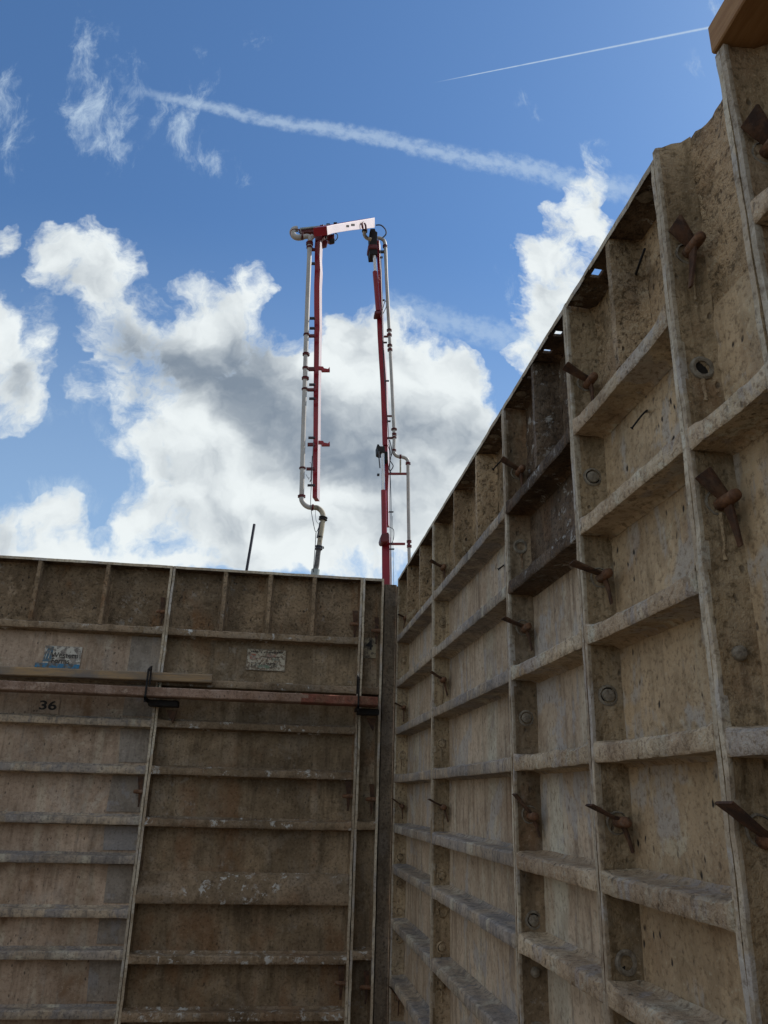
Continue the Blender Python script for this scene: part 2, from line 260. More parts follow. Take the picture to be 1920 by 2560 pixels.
MAT['st_blue'] = worn('worn_blue_print', (0.035, 0.17, 0.30), (0.16, 0.16, 0.15), 0.50, 38)
MAT['st_logo'] = worn('worn_logo_blue', (0.06, 0.13, 0.18), (0.22, 0.20, 0.17), 0.49, 38)
MAT['st_black'] = worn('worn_black_print', (0.02, 0.017, 0.015), (0.16, 0.13, 0.10), 0.60, 60)
MAT['st_red'] = worn('worn_red_print', (0.33, 0.12, 0.07), (0.36, 0.30, 0.24), 0.50, 60)
MAT['st_green'] = worn('worn_green_print', (0.13, 0.19, 0.12), (0.32, 0.30, 0.24), 0.48, 60)
MAT['st_tan'] = worn('stencil_ground', (0.33, 0.27, 0.17), (0.16, 0.125, 0.09), 0.50, 45)
# ------------------------------------------------------------------ helpers
def mesh_obj(name, bm, mats, parent=None, loc=None, smooth=False, bevel=0.0):
    bmesh.ops.recalc_face_normals(bm, faces=bm.faces)
    me = bpy.data.meshes.new(name); bm.to_mesh(me); bm.free()
    for mt in (mats if isinstance(mats, (list, tuple)) else [mats]): me.materials.append(mt)
    o = bpy.data.objects.new(name, me); COL.objects.link(o)
    if parent: o.parent = parent
    if loc: o.location = loc
    if smooth:
        for p in me.polygons: p.use_smooth = True
        if hasattr(me, 'set_sharp_from_angle'): me.set_sharp_from_angle(angle=R(42))
    if bevel > 0:
        b = o.modifiers.new('bevel', 'BEVEL'); b.width = bevel; b.segments = 2; b.limit_method = 'ANGLE'; b.angle_limit = R(40)
    return o
def thing(name, label, cat, loc=(0, 0, 0), group=None):
    o = bpy.data.objects.new(name, None); COL.objects.link(o); o.location = loc; o.empty_display_size = 0.1
    o['label'] = label; o['category'] = cat
    if group: o['group'] = group
    return o
def tag(o, label, cat, group=None):
    o['label'] = label; o['category'] = cat
    if group: o['group'] = group
    return o
def jit(p, amp, f=18.0):
    n = noise.noise_vector(Vector(p)*f); n2 = noise.noise_vector(Vector(p)*f*3.1+Vector((5, 9, 2)))
    return Vector(p)+(n+n2*0.6)*amp
def box(bm, lo, hi, mi=0):
    vs = [bm.verts.new((x, y, z)) for z in (lo[2], hi[2]) for y in (lo[1], hi[1]) for x in (lo[0], hi[0])]
    fs = [bm.faces.new([vs[i] for i in f]) for f in ((0, 1, 3, 2), (4, 6, 7, 5), (0, 4, 5, 1), (2, 3, 7, 6), (0, 2, 6, 4), (1, 5, 7, 3))]
    for f in fs: f.material_index = mi
    return fs
def sweep(bm, sec, O, A, B, L, length, n, amp=0.0, f=18.0, sub=0.012, off=Vector((0, 0, 0)), mi=0):
    """extrude a closed section (a, b) along L from O, finely cut and roughened by amp"""
    pts = []
    for i, p in enumerate(sec):
        q = sec[(i+1) % len(sec)]; d = math.hypot(q[0]-p[0], q[1]-p[1]); k = max(1, int(d/sub))
        for j in range(k): pts.append((p[0]+(q[0]-p[0])*j/k, p[1]+(q[1]-p[1])*j/k))
    rings = []
    for s in range(n+1):
        t = length*s/n; ring = []
        for a, b in pts:
            p = O+A*a+B*b+L*t
            if amp: p = jit(p+off, amp, f)-off
            ring.append(bm.verts.new(p))
        rings.append(ring)
    k = len(pts)
    for s in range(n):
        for i in range(k):
            fa = bm.faces.new((rings[s][i], rings[s][(i+1) % k], rings[s+1][(i+1) % k], rings[s+1][i])); fa.material_index = mi
    for r in (rings[0], rings[-1]):
        fa = bm.faces.new(r); fa.material_index = mi
def tube(bm, pts, rad, seg=12, mi=0, cap=True):
    """a round tube along a polyline; rad may be a list"""
    pts = [Vector(p) for p in pts]; n = len(pts); rad = rad if isinstance(rad, (list, tuple)) else [rad]*n
    rings = []; up = None
    for i, p in enumerate(pts):
        t = (pts[min(i+1, n-1)]-pts[max(i-1, 0)]).normalized()
        if up is None:
            up = t.orthogonal().normalized()
        else:
            up = (up-t*up.dot(t)).normalized()
        sd_ = t.cross(up)
        rings.append([bm.verts.new(p+(up*math.cos(2*math.pi*k/seg)+sd_*math.sin(2*math.pi*k/seg))*rad[i]) for k in range(seg)])
    for i in range(n-1):
        for k in range(seg):
            f = bm.faces.new((rings[i][k], rings[i][(k+1) % seg], rings[i+1][(k+1) % seg], rings[i+1][k])); f.material_index = mi
    if cap:
        for r in (rings[0], rings[-1]):
            f = bm.faces.new(r); f.material_index = mi
def smooth_path(pts, k=6):
    pts = [Vector(p) for p in pts]; out = []
    for i in range(len(pts)-1):
        p0, p1, p2, p3 = pts[max(i-1, 0)], pts[i], pts[i+1], pts[min(i+2, len(pts)-1)]
        for j in range(k):
            t = j/k
            out.append(0.5*((2*p1)+(p2-p0)*t+(2*p0-5*p1+4*p2-p3)*t*t+(3*p1-p0-3*p2+p3)*t**3))
    out.append(pts[-1]); return out
def lathe(bm, prof, O, axis, seg=20, mis=None, jt=0.0):
    """profile of (radius, height) turned about axis at O"""
    ax = Vector(axis).normalized(); a = ax.orthogonal().normalized(); b = ax.cross(a); O = Vector(O)
    rings = []
    for r, h in prof:
        ring = []
        for k in range(seg):
            an = 2*math.pi*k/seg; rr = max(r, 1e-5)
            p = O+ax*h+(a*math.cos(an)+b*math.sin(an))*rr
            if jt: p = jit(p, jt, 60)
            ring.append(bm.verts.new(p))
        rings.append(ring)
    for i in range(len(prof)-1):
        for k in range(seg):
            f = bm.faces.new((rings[i][k], rings[i][(k+1) % seg], rings[i+1][(k+1) % seg], rings[i+1][k])); f.material_index = mis[i] if mis else 0
    for r, mi in ((rings[0], 0), (rings[-1], -1)):
        f = bm.faces.new(r); f.material_index = mis[mi] if mis else 0
# ------------------------------------------------------------------ ground
def ground():
    bm = bmesh.new(); n = 120; ext = [-1500, -500, -200, -90, -45] + [-24+i*0.4 for i in range(121)] + [45, 90, 200, 500, 1500]
    vs = []
    for y in ext:
        row = []
        for x in ext:
            d = max(-2.8-y, -4.2-x, 0) if y < 3.3 and x < 0.5 else 0       # unseen bank added behind and to the left to block low sky
            z = 2.3*min(1, max(0, d/1.3))
            if x > -24 and abs(y) < 24: z += 0.10*noise.noise(Vector((x*1.1, y*1.1, 0)))+0.05*noise.noise(Vector((x*3, y*3, 4)))
            if y > 3.3 or x > 0.5: z = min(z, 0.02) if y > 3.3 or x > .5 else z
            row.append(bm.verts.new((x, y, z-0.03)))
        vs.append(row)
    for j in range(len(ext)-1):
        for i in range(len(ext)-1): bm.faces.new((vs[j][i], vs[j][i+1], vs[j+1][i+1], vs[j+1][i]))
    o = mesh_obj('ground', bm, MAT['soil'], smooth=True); o['kind'] = 'structure'
ground()
# ------------------------------------------------------------------ form panels
TOP = 0.975+ZC; FT = 0.010; DEP = 0.060
def form_panel(label, org, Ud, Dd, w, mats, ribs, vribs=(), top=True, slots=(), plugs=(), bush_lo=(), bush_hi=(), wide=None, rough_top=0.0035, ragged=False, seed=0):
    """org: ground point of the panel's first front edge; Ud runs along the wall, Dd into it; faces stand DEP behind the rails"""
    t = thing('form_panel', label, 'form panel', org, 'aluminium wall form panels')
    Ud, Dd, Z = Vector(Ud), Vector(Dd), Vector((0, 0, 1)); off = Vector(org)+Vector((seed*3.3, 0, 0)); H = TOP
    # face sheet: fine grid with cement build-up
    bm = bmesh.new(); nu = max(4, int(w/0.014)); nz = int(H/0.014); vs = []
    for j in range(nz+1):
        row = []
        for i in range(nu+1):
            u = w*i/nu; z = H*j/nz-0.0005
            if ragged and j == nz: z += 0.022+0.014*math.exp(-((u-0.03)/0.03)**2)+0.006*noise.noise(Vector((u*60, 0, seed)))+0.004*noise.noise(Vector((u*150, 2, seed)))
            p = Ud*u+Dd*DEP+Z*z; q = p+off
            k = 0.0009+(rough_top if z > ribs[0]+ZC else 0.0)
            d = k*(noise.noise(q*45)+0.8*noise.noise(q*110)+0.9*noise.noise(q*12))
            e = min(u, w-u)
            d += -0.012*math.exp(-e/0.010)      # fillet of cement beside the rails
            row.append(bm.verts.new(p+Dd*d))
        vs.append(row)
    for j in range(nz):
        for i in range(nu): bm.faces.new((vs[j][i], vs[j][i+1], vs[j+1][i+1], vs[j+1][i]))
    for v in list(bm.verts): v.co += Vector((0, 0, 0))
    geo = bmesh.ops.extrude_face_region(bm, geom=list(bm.faces))
    bmesh.ops.translate(bm, verts=[g for g in geo['geom'] if isinstance(g, bmesh.types.BMVert)], vec=Dd*0.006)
    o = mesh_obj('face_sheet', bm, [mats['sheet'], mats.get('upper', mats['sheet'])], t, smooth=True)
    zl = mats.get('zline', 99)+ZC
    for p in o.data.polygons:
        if p.center.z > zl: p.material_index = 1
    # side rails
    for s, nm in ((0, 'side_rail'), (1, 'side_rail')):
        bm = bmesh.new(); u0_ = 0.0007 if s == 0 else w-0.0007; sg = 1 if s == 0 else -1
        sec = [(0, 0), (FT, 0), (FT, 0.006), (FT-0.003, 0.013), (FT-0.002, DEP-0.014), (FT+0.006, DEP-0.003), (FT+0.006, DEP-0.001), (0, DEP-0.001)]
        sweep(bm, sec, Ud*u0_, Ud*sg, Dd, Z, H-0.001, int(H/0.02), 0.0013, 14, 0.015, off)
        for v in bm.verts:
            if v.co.dot(Dd) < 0.03: v.co += Ud*0.0022*noise.noise(Vector((seed*2.1+s, 0, v.co.z*3.5)))*(1-v.co.dot(Dd)/0.03)
        if ragged and s == 0:
            for v in bm.verts:
                if v.co.z > H-0.01: v.co.z += 0.012+0.03*max(0, v.co.dot(Dd))/DEP+0.004*noise.noise(v.co*90)
        o = mesh_obj('side_rail', bm, [mats['rail'], mats['web']], t, smooth=True)
        for p in o.data.polygons:
            c = p.center.dot(Dd)
            if c > 0.009: p.material_index = 1
    # top and bottom rails; the top one is cut by slots
    z1 = H-0.0012; iu0, iu1 = FT+0.001, w-FT-0.001
    if top:
        bm = bmesh.new(); cur = iu0; sl = sorted(slots)
        segs = []
        for c, hw in sl: segs.append((cur, c-hw)); cur = c+hw
        segs.append((cur, iu1))
        for a, b in segs:
            sweep(bm, [(0.0, 0), (DEP-0.001, 0), (DEP-0.001, -0.013), (0.05, -0.008), (0.004, -0.007), (0, -0.012)], Ud*a+Z*z1, Dd, Z, Ud, b-a, max(1, int((b-a)/0.02)), 0.0011, 16, 0.015, off)
        for c, hw in sl:
            for d0, d1 in ((0.0, 0.011), (0.030, DEP-0.001)):
                sweep(bm, [(d0, 0), (d1, 0), (d1, -0.008), (d0, -0.0085)], Ud*(c-hw)+Z*(z1), Dd, Z, Ud, 2*hw, 2, 0.0003, 16, 0.03, off)
        o = mesh_obj('top_rail', bm, [mats['rail'], mats.get('underside_shade', MAT['dark'])], t, smooth=True)
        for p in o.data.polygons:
            if p.center.dot(Dd) > 0.004 and p.center.z < z1-0.002: p.material_index = 1  # underside coloured dark to paint in its shade
        for c in plugs:
            bm = bmesh.new(); lathe(bm, [(0.0135, 0), (0.0135, 0.0015), (0.006, 0.0035)], Ud*c+Dd*0.021+Z*(z1-0.0085), -Z, 14, jt=0.0006); mesh_obj('slot_plug', bm, MAT['plug'], t, smooth=True)
    bm = bmesh.new(); sweep(bm, [(0.0, 0.03), (DEP-0.001, 0.03), (DEP-0.001, 0.042), (0, 0.04)], Ud*iu0, Dd, Z, Ud, iu1-iu0, 20, 0.001, 16, 0.02, off); mesh_obj('bottom_rail', bm, mats['rail'], t, smooth=True)
    # horizontal ribs
    for k, zb in enumerate(ribs):
        bm = bmesh.new(); z = zb+ZC; hgt = 0.029
        sec = [(0.003, 0.0), (0.001, 0.003), (0.001, hgt-0.004), (0.005, hgt), (DEP-0.010, hgt+0.002), (DEP-0.001, hgt+0.010), (DEP-0.001, -0.006), (DEP-0.010, 0.0005)]
        if wide and abs(wide[0]-zb) < 0.01: sec = [(0.003, 0.0), (0.001, 0.003), (0.001, 0.022), (0.012, 0.05), (0.040, wide[1]-0.012), (DEP-0.001, wide[1]), (DEP-0.001, -0.006), (DEP-0.010, 0.0005)]
        sweep(bm, sec, Ud*iu0+Z*z, Dd, Z, Ud, iu1-iu0, max(6, int(w/0.016)), 0.0014, 22, 0.010, off+Vector((0, 0, k)))
        for v in bm.verts:      # lumps of cement where the rib meets the rails
            u_ = v.co.dot(Ud); e = min(u_-iu0, iu1-u_); dd = v.co.dot(Dd); nn = noise.noise((v.co+off)*30)+0.6*noise.noise((v.co+off)*75)
            if dd < 0.052: v.co -= Dd*max(0, 0.5+nn)*0.0035*math.exp(-e/0.028)
            if v.co.z > z+hgt-0.008 and dd < 0.055: v.co.z += max(0, nn)*0.003+0.006*math.exp(-e/0.02)
        o = mesh_obj('rib', bm, mats.get('rib_up', mats['rib']) if zb > mats.get('zline', 99)-0.05 else mats['rib'], t, smooth=True)
    # short upright ribs between the top rib and the top rail
    zt = z1-0.009; zb = ribs[0]+ZC+0.0292
    for uc in vribs:
        bm = bmesh.new()
        sec = [(-0.008, 0.0), (0.008, 0.0), (0.010, 0.008), (0.013, DEP-0.012), (0.022, DEP-0.001), (-0.022, DEP-0.001), (-0.013, DEP-0.012), (-0.010, 0.008)]
        sweep(bm, sec, Ud*uc+Z*zb+Dd*0.0015, Ud, Dd, Z, zt-zb, 20, 0.0014, 20, 0.010, off)
        mesh_obj('upright_rib', bm, mats['top'], t, smooth=True)
    # cement drips hanging below the tie holes
    rd = random.Random(seed+40)
    for lst, s in ((bush_lo, 0), (bush_hi, 1)):
        for z, kind in lst:
            if rd.random() < 0.3:
                bm = bmesh.new(); x0_ = 0.034+rd.uniform(-.006, .006); L_ = rd.uniform(.03, .08); c = Ud*(FT-0.0028 if s == 0 else w-FT+0.0028)+Dd*x0_+Z*(z+ZC-0.017)
                pts = [c+Z*(-L_*q/6)+Dd*(0.003*noise.noise(Vector((seed, z*9, q*.7)))) for q in range(7)]
                tube(bm, pts, [.0042, .0036, .0030, .0033, .0024, .0026, .0034], 8); mesh_obj('cement_drip', bm, mats['web'], t, smooth=True)
    # pressed bushings round the tie holes of the rails
    rnd = random.Random(seed)
    for lst, s in ((bush_lo, 0), (bush_hi, 1)):
        for z, kind in lst:
            bm = bmesh.new(); c = Ud*(FT-0.0035 if s == 0 else w-FT+0.0035)+Dd*(0.034+rnd.uniform(-.001, .001))+Z*(z+ZC+rnd.uniform(-.003, .003)); ax = Ud*(1 if s == 0 else -1)
            if kind == 'open': lathe(bm, [(0.019, -0.001), (0.0185, 0.0035), (0.0155, 0.0055), (0.011, 0.0045), (0.0105, 0.0012), (0.0, 0.001)], c, ax, 20, [0, 0, 0, 0, 1, 1], 0.0012)
            elif kind == 'pin': lathe(bm, [(0.0195, -0.001), (0.019, 0.0025), (0.0165, 0.0035), (0.0160, 0.0006), (0.0, 0.0005)], c, ax, 20, [0, 0, 1, 1], 0.0012)
            elif kind == 'plug': lathe(bm, [(0.019, -0.001), (0.0182, 0.003), (0.0145, 0.0045), (0.0135, 0.0015), (0.0115, 0.0015), (0.0105, 0.0055), (0.004, 0.0075), (0, 0.0075)], c, ax, 20, [0, 0, 0, 1, 0, 0, 0, 0], 0.0013)
            else: lathe(bm, [(0.010, -0.001), (0.0095, 0.0075), (0.006, 0.0105), (0, 0.011)], c, ax, 16, None, 0.0008)
            mesh_obj('bushing', bm, [mats.get('bush', MAT['plug']), MAT['hole']], t, smooth=True)
    return t
XR, YL = 0.54, 3.575
RIBS_R = [0.672, 0.468, 0.264, 0.065, -0.134, -0.292, -0.495, -0.70, -0.86, -1.10, -1.32, -1.55]
HOLES = [0.59, 0.18, -0.23, -0.33, -0.432, -0.533, -0.94]
def holes(kinds, extra=()): return [(z, k) for z, k in zip(HOLES, kinds)]+[(z, 'pin') for z in (0.789, 0.387, -0.026, -0.738)]
T_R = dict(sheet=MAT['tan_rough'], rail=MAT['rail'], web=MAT['rail_tan'], rib=MAT['rib_tan'], top=MAT['tan_rough'], bush=MAT['plug'])
mt_wash = dict(sheet=MAT['wash'], upper=MAT['tan_rough'], zline=0.69, rail=MAT['rail'], web=MAT['rail_tan'], rib=MAT['rib'], top=MAT['tan_rough'], bush=MAT['rail_tan'])
mt_dark = dict(sheet=MAT['wash'], upper=MAT['dark'], zline=0.475, rib_up=MAT['dark'], rail=MAT['rail'], web=MAT['brown'], rib=MAT['rib_tan'], top=MAT['dark'], bush=MAT['plug'])
mt_tan = dict(sheet=MAT['tan'], upper=MAT['tan_rough'], zline=0.69, rib_up=MAT['rib_tan'], rail=MAT['rail'], web=MAT['rail_tan'], rib=MAT['rib_tan'], top=MAT['tan_rough'], bush=MAT['plug'])
mt_brown = dict(sheet=MAT['brown'], upper=MAT['brown_top'], zline=0.68, rib_up=MAT['brown_rib'], rail=MAT['rail'], web=MAT['brown'], rib=MAT['brown_rib'], top=MAT['brown_top'], bush=MAT['rail_tan'])
mt_pink = dict(sheet=MAT['pink'], upper=MAT['brown_top'], zline=0.68, rib_up=MAT['brown_rib'], rail=MAT['rail'], web=MAT['rail_tan'], rib=MAT['rib'], top=MAT['brown_top'], bush=MAT['rail_tan'])
SEAM = [3.566, 2.724, 1.796, 1.335, 0.929, 0.729]
def rp(i): return (XR, SEAM[i], 0)
UR, DR = (0, -1, 0), (1, 0, 0)
def upos(y, i): return SEAM[i]-y
form_panel('grey ribbed form panel of the right wall, next to the inside corner', rp(0), UR, DR, SEAM[0]-SEAM[1], mt_wash, RIBS_R, [upos(3.30, 0), upos(3.0, 0)], plugs=[upos(3.4, 0), upos(3.12, 0)],
           bush_lo=holes(['plug', 'open', 'plug', 'plug', 'open', 'open', 'plug']), seed=1)
form_panel('wide pale washed form panel of the right wall, left of the dark brown one', rp(1), UR, DR, SEAM[1]-SEAM[2], mt_wash, RIBS_R, [upos(2.38, 1), upos(2.085, 1)], plugs=[upos(2.3, 1), upos(2.02, 1), upos(1.95, 1)],
           bush_lo=holes(['plug', 'plug', 'plug', 'open', 'plug', 'cap', 'plug']), seed=2)
form_panel('dark brown ribbed form panel with white paint flecks in the right wall', rp(2), UR, DR, SEAM[2]-SEAM[3], mt_dark, RIBS_R, [upos(1.555, 2)], slots=[(upos(1.50, 2), 0.008), (upos(1.427, 2), 0.010), (upos(1.62, 2), 0.005)], plugs=[upos(1.70, 2)],
           bush_lo=holes(['open', 'plug', 'plug', 'cap', 'plug', 'open', 'plug']), seed=3)
form_panel('tan cement-crusted form panel with two bent nails in the right wall', rp(3), UR, DR, SEAM[3]-SEAM[4], mt_tan, RIBS_R, [upos(1.118, 3)], slots=[(upos(1.212, 3), 0.013)], plugs=[upos(1.0, 3)],
           bush_lo=holes(['plug', 'plug', 'open', 'plug', 'plug', 'open', 'plug']), seed=4)
form_panel('narrow tan filler form panel with a ragged top edge in the right wall', rp(4), UR, DR, SEAM[4]-SEAM[5], mt_tan, [0.459, 0.057, -0.342, -0.742, -1.14], [], top=False, ragged=True, rough_top=0.003,
           bush_lo=holes(['open', 'cap', 'plug', 'plug', 'plug', 'open', 'plug']), seed=5)
form_panel('form panel of the right wall nearest the camera, under the pine board', (XR, 0.729, 0), UR, DR, 0.914, mt_tan, RIBS_R, [], top=False, bush_lo=holes(['plug']*7), seed=6)
form_panel('form panel of the right wall beside and behind the camera', (XR, -0.185, 0), UR, DR, 0.914, mt_tan, RIBS_R, [0.3, 0.6], seed=7)
form_panel('last form panel of the right wall, well behind the camera', (XR, -1.099, 0), UR, DR, 0.914, mt_brown, RIBS_R, [0.3, 0.6], seed=8)
UL, DL = (1, 0, 0), (0, 1, 0)
RA = [0.66, 0.447, 0.260, 0.068, -0.129, -0.276, -0.471, -0.617, -0.815, -1.10, -1.40]
RB = [0.658, 0.437, 0.262, 0.071, -0.132, -0.418, -0.631, -0.826, -1.15, -1.45]
form_panel('wide form panel of the left wall with a dark brown face and a framed sticker', (-0.498, YL, 0), UL, DL, 0.874, mt_brown, RB, [0.24, 0.445, 0.648], wide=(-0.418, 0.115), bush_lo=[(0.59, 'plug'), (0.18, 'open'), (-0.23, 'plug'), (-0.33, 'plug')], bush_hi=[(0.59, 'open'), (0.18, 'plug'), (-0.23, 'open'), (-0.43, 'plug')], seed=9)
pA = form_panel('pale form panel of the left wall marked 36, with the blue peeling sticker', (-1.413, YL, 0), UL, DL, 0.914, mt_pink, RA, [0.335, 0.63], rough_top=0.003, seed=10)
form_panel('form panel at the far left end of the left wall, beyond the one marked 36', (-2.328, YL, 0), UL, DL, 0.914, mt_brown, RA, [0.3, 0.6], seed=11)
form_panel('narrow dark filler form panel marked 4 beside the inside corner', (0.3775, YL, 0), UL, DL, 0.100, mt_brown, [0.437, -0.128, -0.615, -1.15], [], rough_top=0.0012, seed=12)
# bare grey strips of sheet showing beside the rails
def patch(parent, u0_, u1_, zs, Ud, Dd):
    bm = bmesh.new(); Ud, Dd, Z = Vector(Ud), Vector(Dd), Vector((0, 0, 1)); rr = random.Random(3)
    for a, b in zs:
        uu = u0_+rr.uniform(-.02, .02); uu2 = uu+rr.uniform(-.012, .012)
        vs = [bm.verts.new(Ud*u+Dd*(DEP-0.0045)+Z*(z+ZC)) for u, z in ((uu, a), (u1_, a), (u1_, b), (uu2, b))]
        f = bm.faces.new(vs); r_ = bmesh.ops.extrude_face_region(bm, geom=[f]); bmesh.ops.translate(bm, verts=[g for g in r_['geom'] if isinstance(g, bmesh.types.BMVert)], vec=Dd*0.004)
    mesh_obj('bare_strip', bm, MAT['patch'], parent)
patch(pA, 0.775, 0.899, [(a+0.048, b-0.007) for a, b in zip(RA[1:9], RA[:8])], UL, DL)
# ------------------------------------------------------------------ inside corner post
t = thing('corner_post', 'smooth dark grey inside corner post between the two form walls', 'corner post', (0.4795, YL, 0))
bm = bmesh.new(); sweep(bm, [(0, 0.012), (0.0045, 0.003), (0.055, 0.003), (0.058, 0.006), (0.058, 0.06), (0, 0.06)], Vector((0, 0, 0)), Vector((1, 0, 0)), Vector((0, 1, 0)), Vector((0, 0, 1)), 0.949+ZC, 110, 0.0007, 14, 0.015, Vector((3, 3, 3)))
mesh_obj('post_face', bm, MAT['corner'], t, smooth=True)
bm = bmesh.new(); sweep(bm, [(0.0585, 0.012), (0.075, 0.012), (0.075, 0.075), (0.0585, 0.075)], Vector((0, 0, 0)), Vector((1, 0, 0)), Vector((0, 1, 0)), Vector((0, 0, 1)), 0.945+ZC, 60, 0.0004, 14, 0.02, Vector((3, 3, 3)))
mesh_obj('post_flange', bm, MAT['corner'], t, smooth=True)
# ------------------------------------------------------------------ writing and stickers
def text_mesh(name, body, size, loc, mat, parent, sx=1.0, heavy=0.0, rot=0.0):
    cu = bpy.data.curves.new(name, 'FONT'); cu.body = body; cu.size = size; cu.offset = heavy; cu.extrude = 0.0004; cu.align_x = 'CENTER'; cu.align_y = 'CENTER'
    tmp = bpy.data.objects.new(name, cu); COL.objects.link(tmp); bpy.context.view_layer.update()
    me = bpy.data.meshes.new_from_object(tmp.evaluated_get(bpy.context.evaluated_depsgraph_get())); bpy.data.objects.remove(tmp); me.name = name
    o = bpy.data.objects.new(name, me); COL.objects.link(o); me.materials.clear(); me.materials.append(mat)
    me.transform(Matrix.Translation(Vector(loc)) @ Matrix.Rotation(R(90), 4, 'X') @ Matrix.Rotation(rot, 4, 'Z') @ Matrix.Diagonal((sx, 1, 1, 1)))
    o.parent = parent; return o
SY = YL+DEP-0.0060
def plate(name, x0, x1, z0, z1, mat, parent, dy=0.0, shape=None):
    bm = bmesh.new(); pts = shape or [(x0, z0), (x1, z0), (x1, z1), (x0, z1)]
    f = bm.faces.new([bm.verts.new((x, SY-dy, z+ZC)) for x, z in pts]); r_ = bmesh.ops.extrude_face_region(bm, geom=[f])
    bmesh.ops.translate(bm, verts=[g for g in r_['geom'] if isinstance(g, bmesh.types.BMVert)], vec=Vector((0, 0.0006, 0)))
    return mesh_obj(name, bm, mat, parent)
K = (YL+DEP)/YL
t = thing('sticker', 'framed cream warning sticker with red and black print on the dark brown panel', 'sticker', (0, 0, 0))
x0, x1, z0, z1 = -0.132*K, 0.040*K, 0.519*K, 0.613*K
plate('sticker_sheet', x0, x1, z0, z1, MAT['st_cream'], t)
bm = bmesh.new()
for a in ((x0, z0, x1, z0+.0022), (x0, z1-.0022, x1, z1), (x0, z0+.0022, x0+.0022, z1-.0022), (x1-.0022, z0+.0022, x1, z1-.0022)): box(bm, (a[0], SY-.0012, a[1]+ZC), (a[2], SY-.0003, a[3]+ZC))
mesh_obj('sticker_frame', bm, MAT['plug'], t)
rr = random.Random(5)
bm = bmesh.new(); bm2 = bmesh.new(); bm3 = bmesh.new()
def strokes(b, xa, xb, z, h, dy=.0014):
    x = xa
    while x < xb:
        w_ = rr.uniform(.0015, .006)
        if rr.random() < .8: box(b, (x, SY-dy, z+ZC+rr.uniform(-.0006, .0006)), (min(x+w_, xb), SY-dy+.0004, z+h*rr.uniform(.6, 1.1)+ZC))
        x += w_+rr.uniform(.0006, .0022)
strokes(bm, x0+.018, x1-.012, z1-.016, .0068)
for k_, zz in enumerate((.030, .0245, .019, .0125)): strokes(bm, x0+.022, x1-.035, z0+zz, .0034 if k_ else .0045)
strokes(bm, x0+.065, x1-.03, z1-.036, .003)
mesh_obj('printed_lines', bm, MAT['st_black'], t)
box(bm2, (x0+.014, SY-.0014, z1-.048+ZC), (x0+.040, SY-.001, z1-.022+ZC)); box(bm2, (x0+.092, SY-.0014, z1-.034+ZC), (x0+.128, SY-.001, z1-.022+ZC)); strokes(bm2, x0+.05, x1-.06, z1-.046, .0035)
mesh_obj('red_marks', bm2, MAT['st_red'], t)
box(bm3, (x0+.055, SY-.0017, z0+.010+ZC), (x0+.105, SY-.0015, z0+.024+ZC)); box(bm3, (x0+.115, SY-.0014, z1-.048+ZC), (x0+.145, SY-.001, z1-.040+ZC)); mesh_obj('green_marks', bm3, MAT['st_green'], t)
# peeling sticker of the form maker
t = thing('sticker', 'peeling cream and blue sticker reading Western Forms on the pale left panel', 'sticker', (0, 0, 0))
ax0, ax1, az0, az1 = -1.022*K, -0.838*K, 0.489*K, 0.583*K
plate('sticker_sheet', ax0+.03, ax1, az0+.014, az1, MAT['st_cream2'], t)
plate('blue_band', ax0, ax1-.001, az0, az0+.019, MAT['st_blue'], t, .0008)
lx = ax0+.033; lz = az0+.026
plate('logo_shape', 0, 0, 0, 0, MAT['st_logo'], t, .0008, [(lx-.006, lz), (lx+.030, lz), (lx+.034, lz+.066), (lx+.012, lz+.066)])
for q in range(2):
    xx = lx+.004+q*.012
    plate('logo_bar', 0, 0, 0, 0, MAT['st_cream2'], t, .0014, [(xx, lz+.012), (xx+.003, lz+.012), (xx+.009, lz+.045), (xx+.006, lz+.045)])
text_mesh('sticker_text', 'Western', .034, (ax0+.118, SY-.0016, az0+.055+ZC), MAT['st_black'], t, .95)
text_mesh('sticker_text', 'Forms', .032, (ax0+.103, SY-.0016, az0+.030+ZC), MAT['st_black'], t, .95)
t = thing('stencilled_number', 'worn black stencilled number 36 on the pale panel of the left wall', 'stencilled number', (0, 0, 0))
plate('ground_patch', -1.005*K, -0.895*K, 0.298*K, 0.358*K, MAT['pink'], t)
text_mesh('digits', '36', .052, (-0.941*K, SY-.0012, 0.330*K+ZC), MAT['st_black'], t, 1.45, .0013)
t = thing('stencilled_number', 'black stencilled number 4 on the narrow filler panel', 'stencilled number', (0, 0, 0))
plate('ground_patch', 0.391*K, 0.446*K, 0.598*K, 0.690*K, MAT['st_tan'], t)
text_mesh('digits', '4', .066, (0.415*K, SY-.0012, 0.655*K+ZC), MAT['st_black'], t, 1.05, .0008)
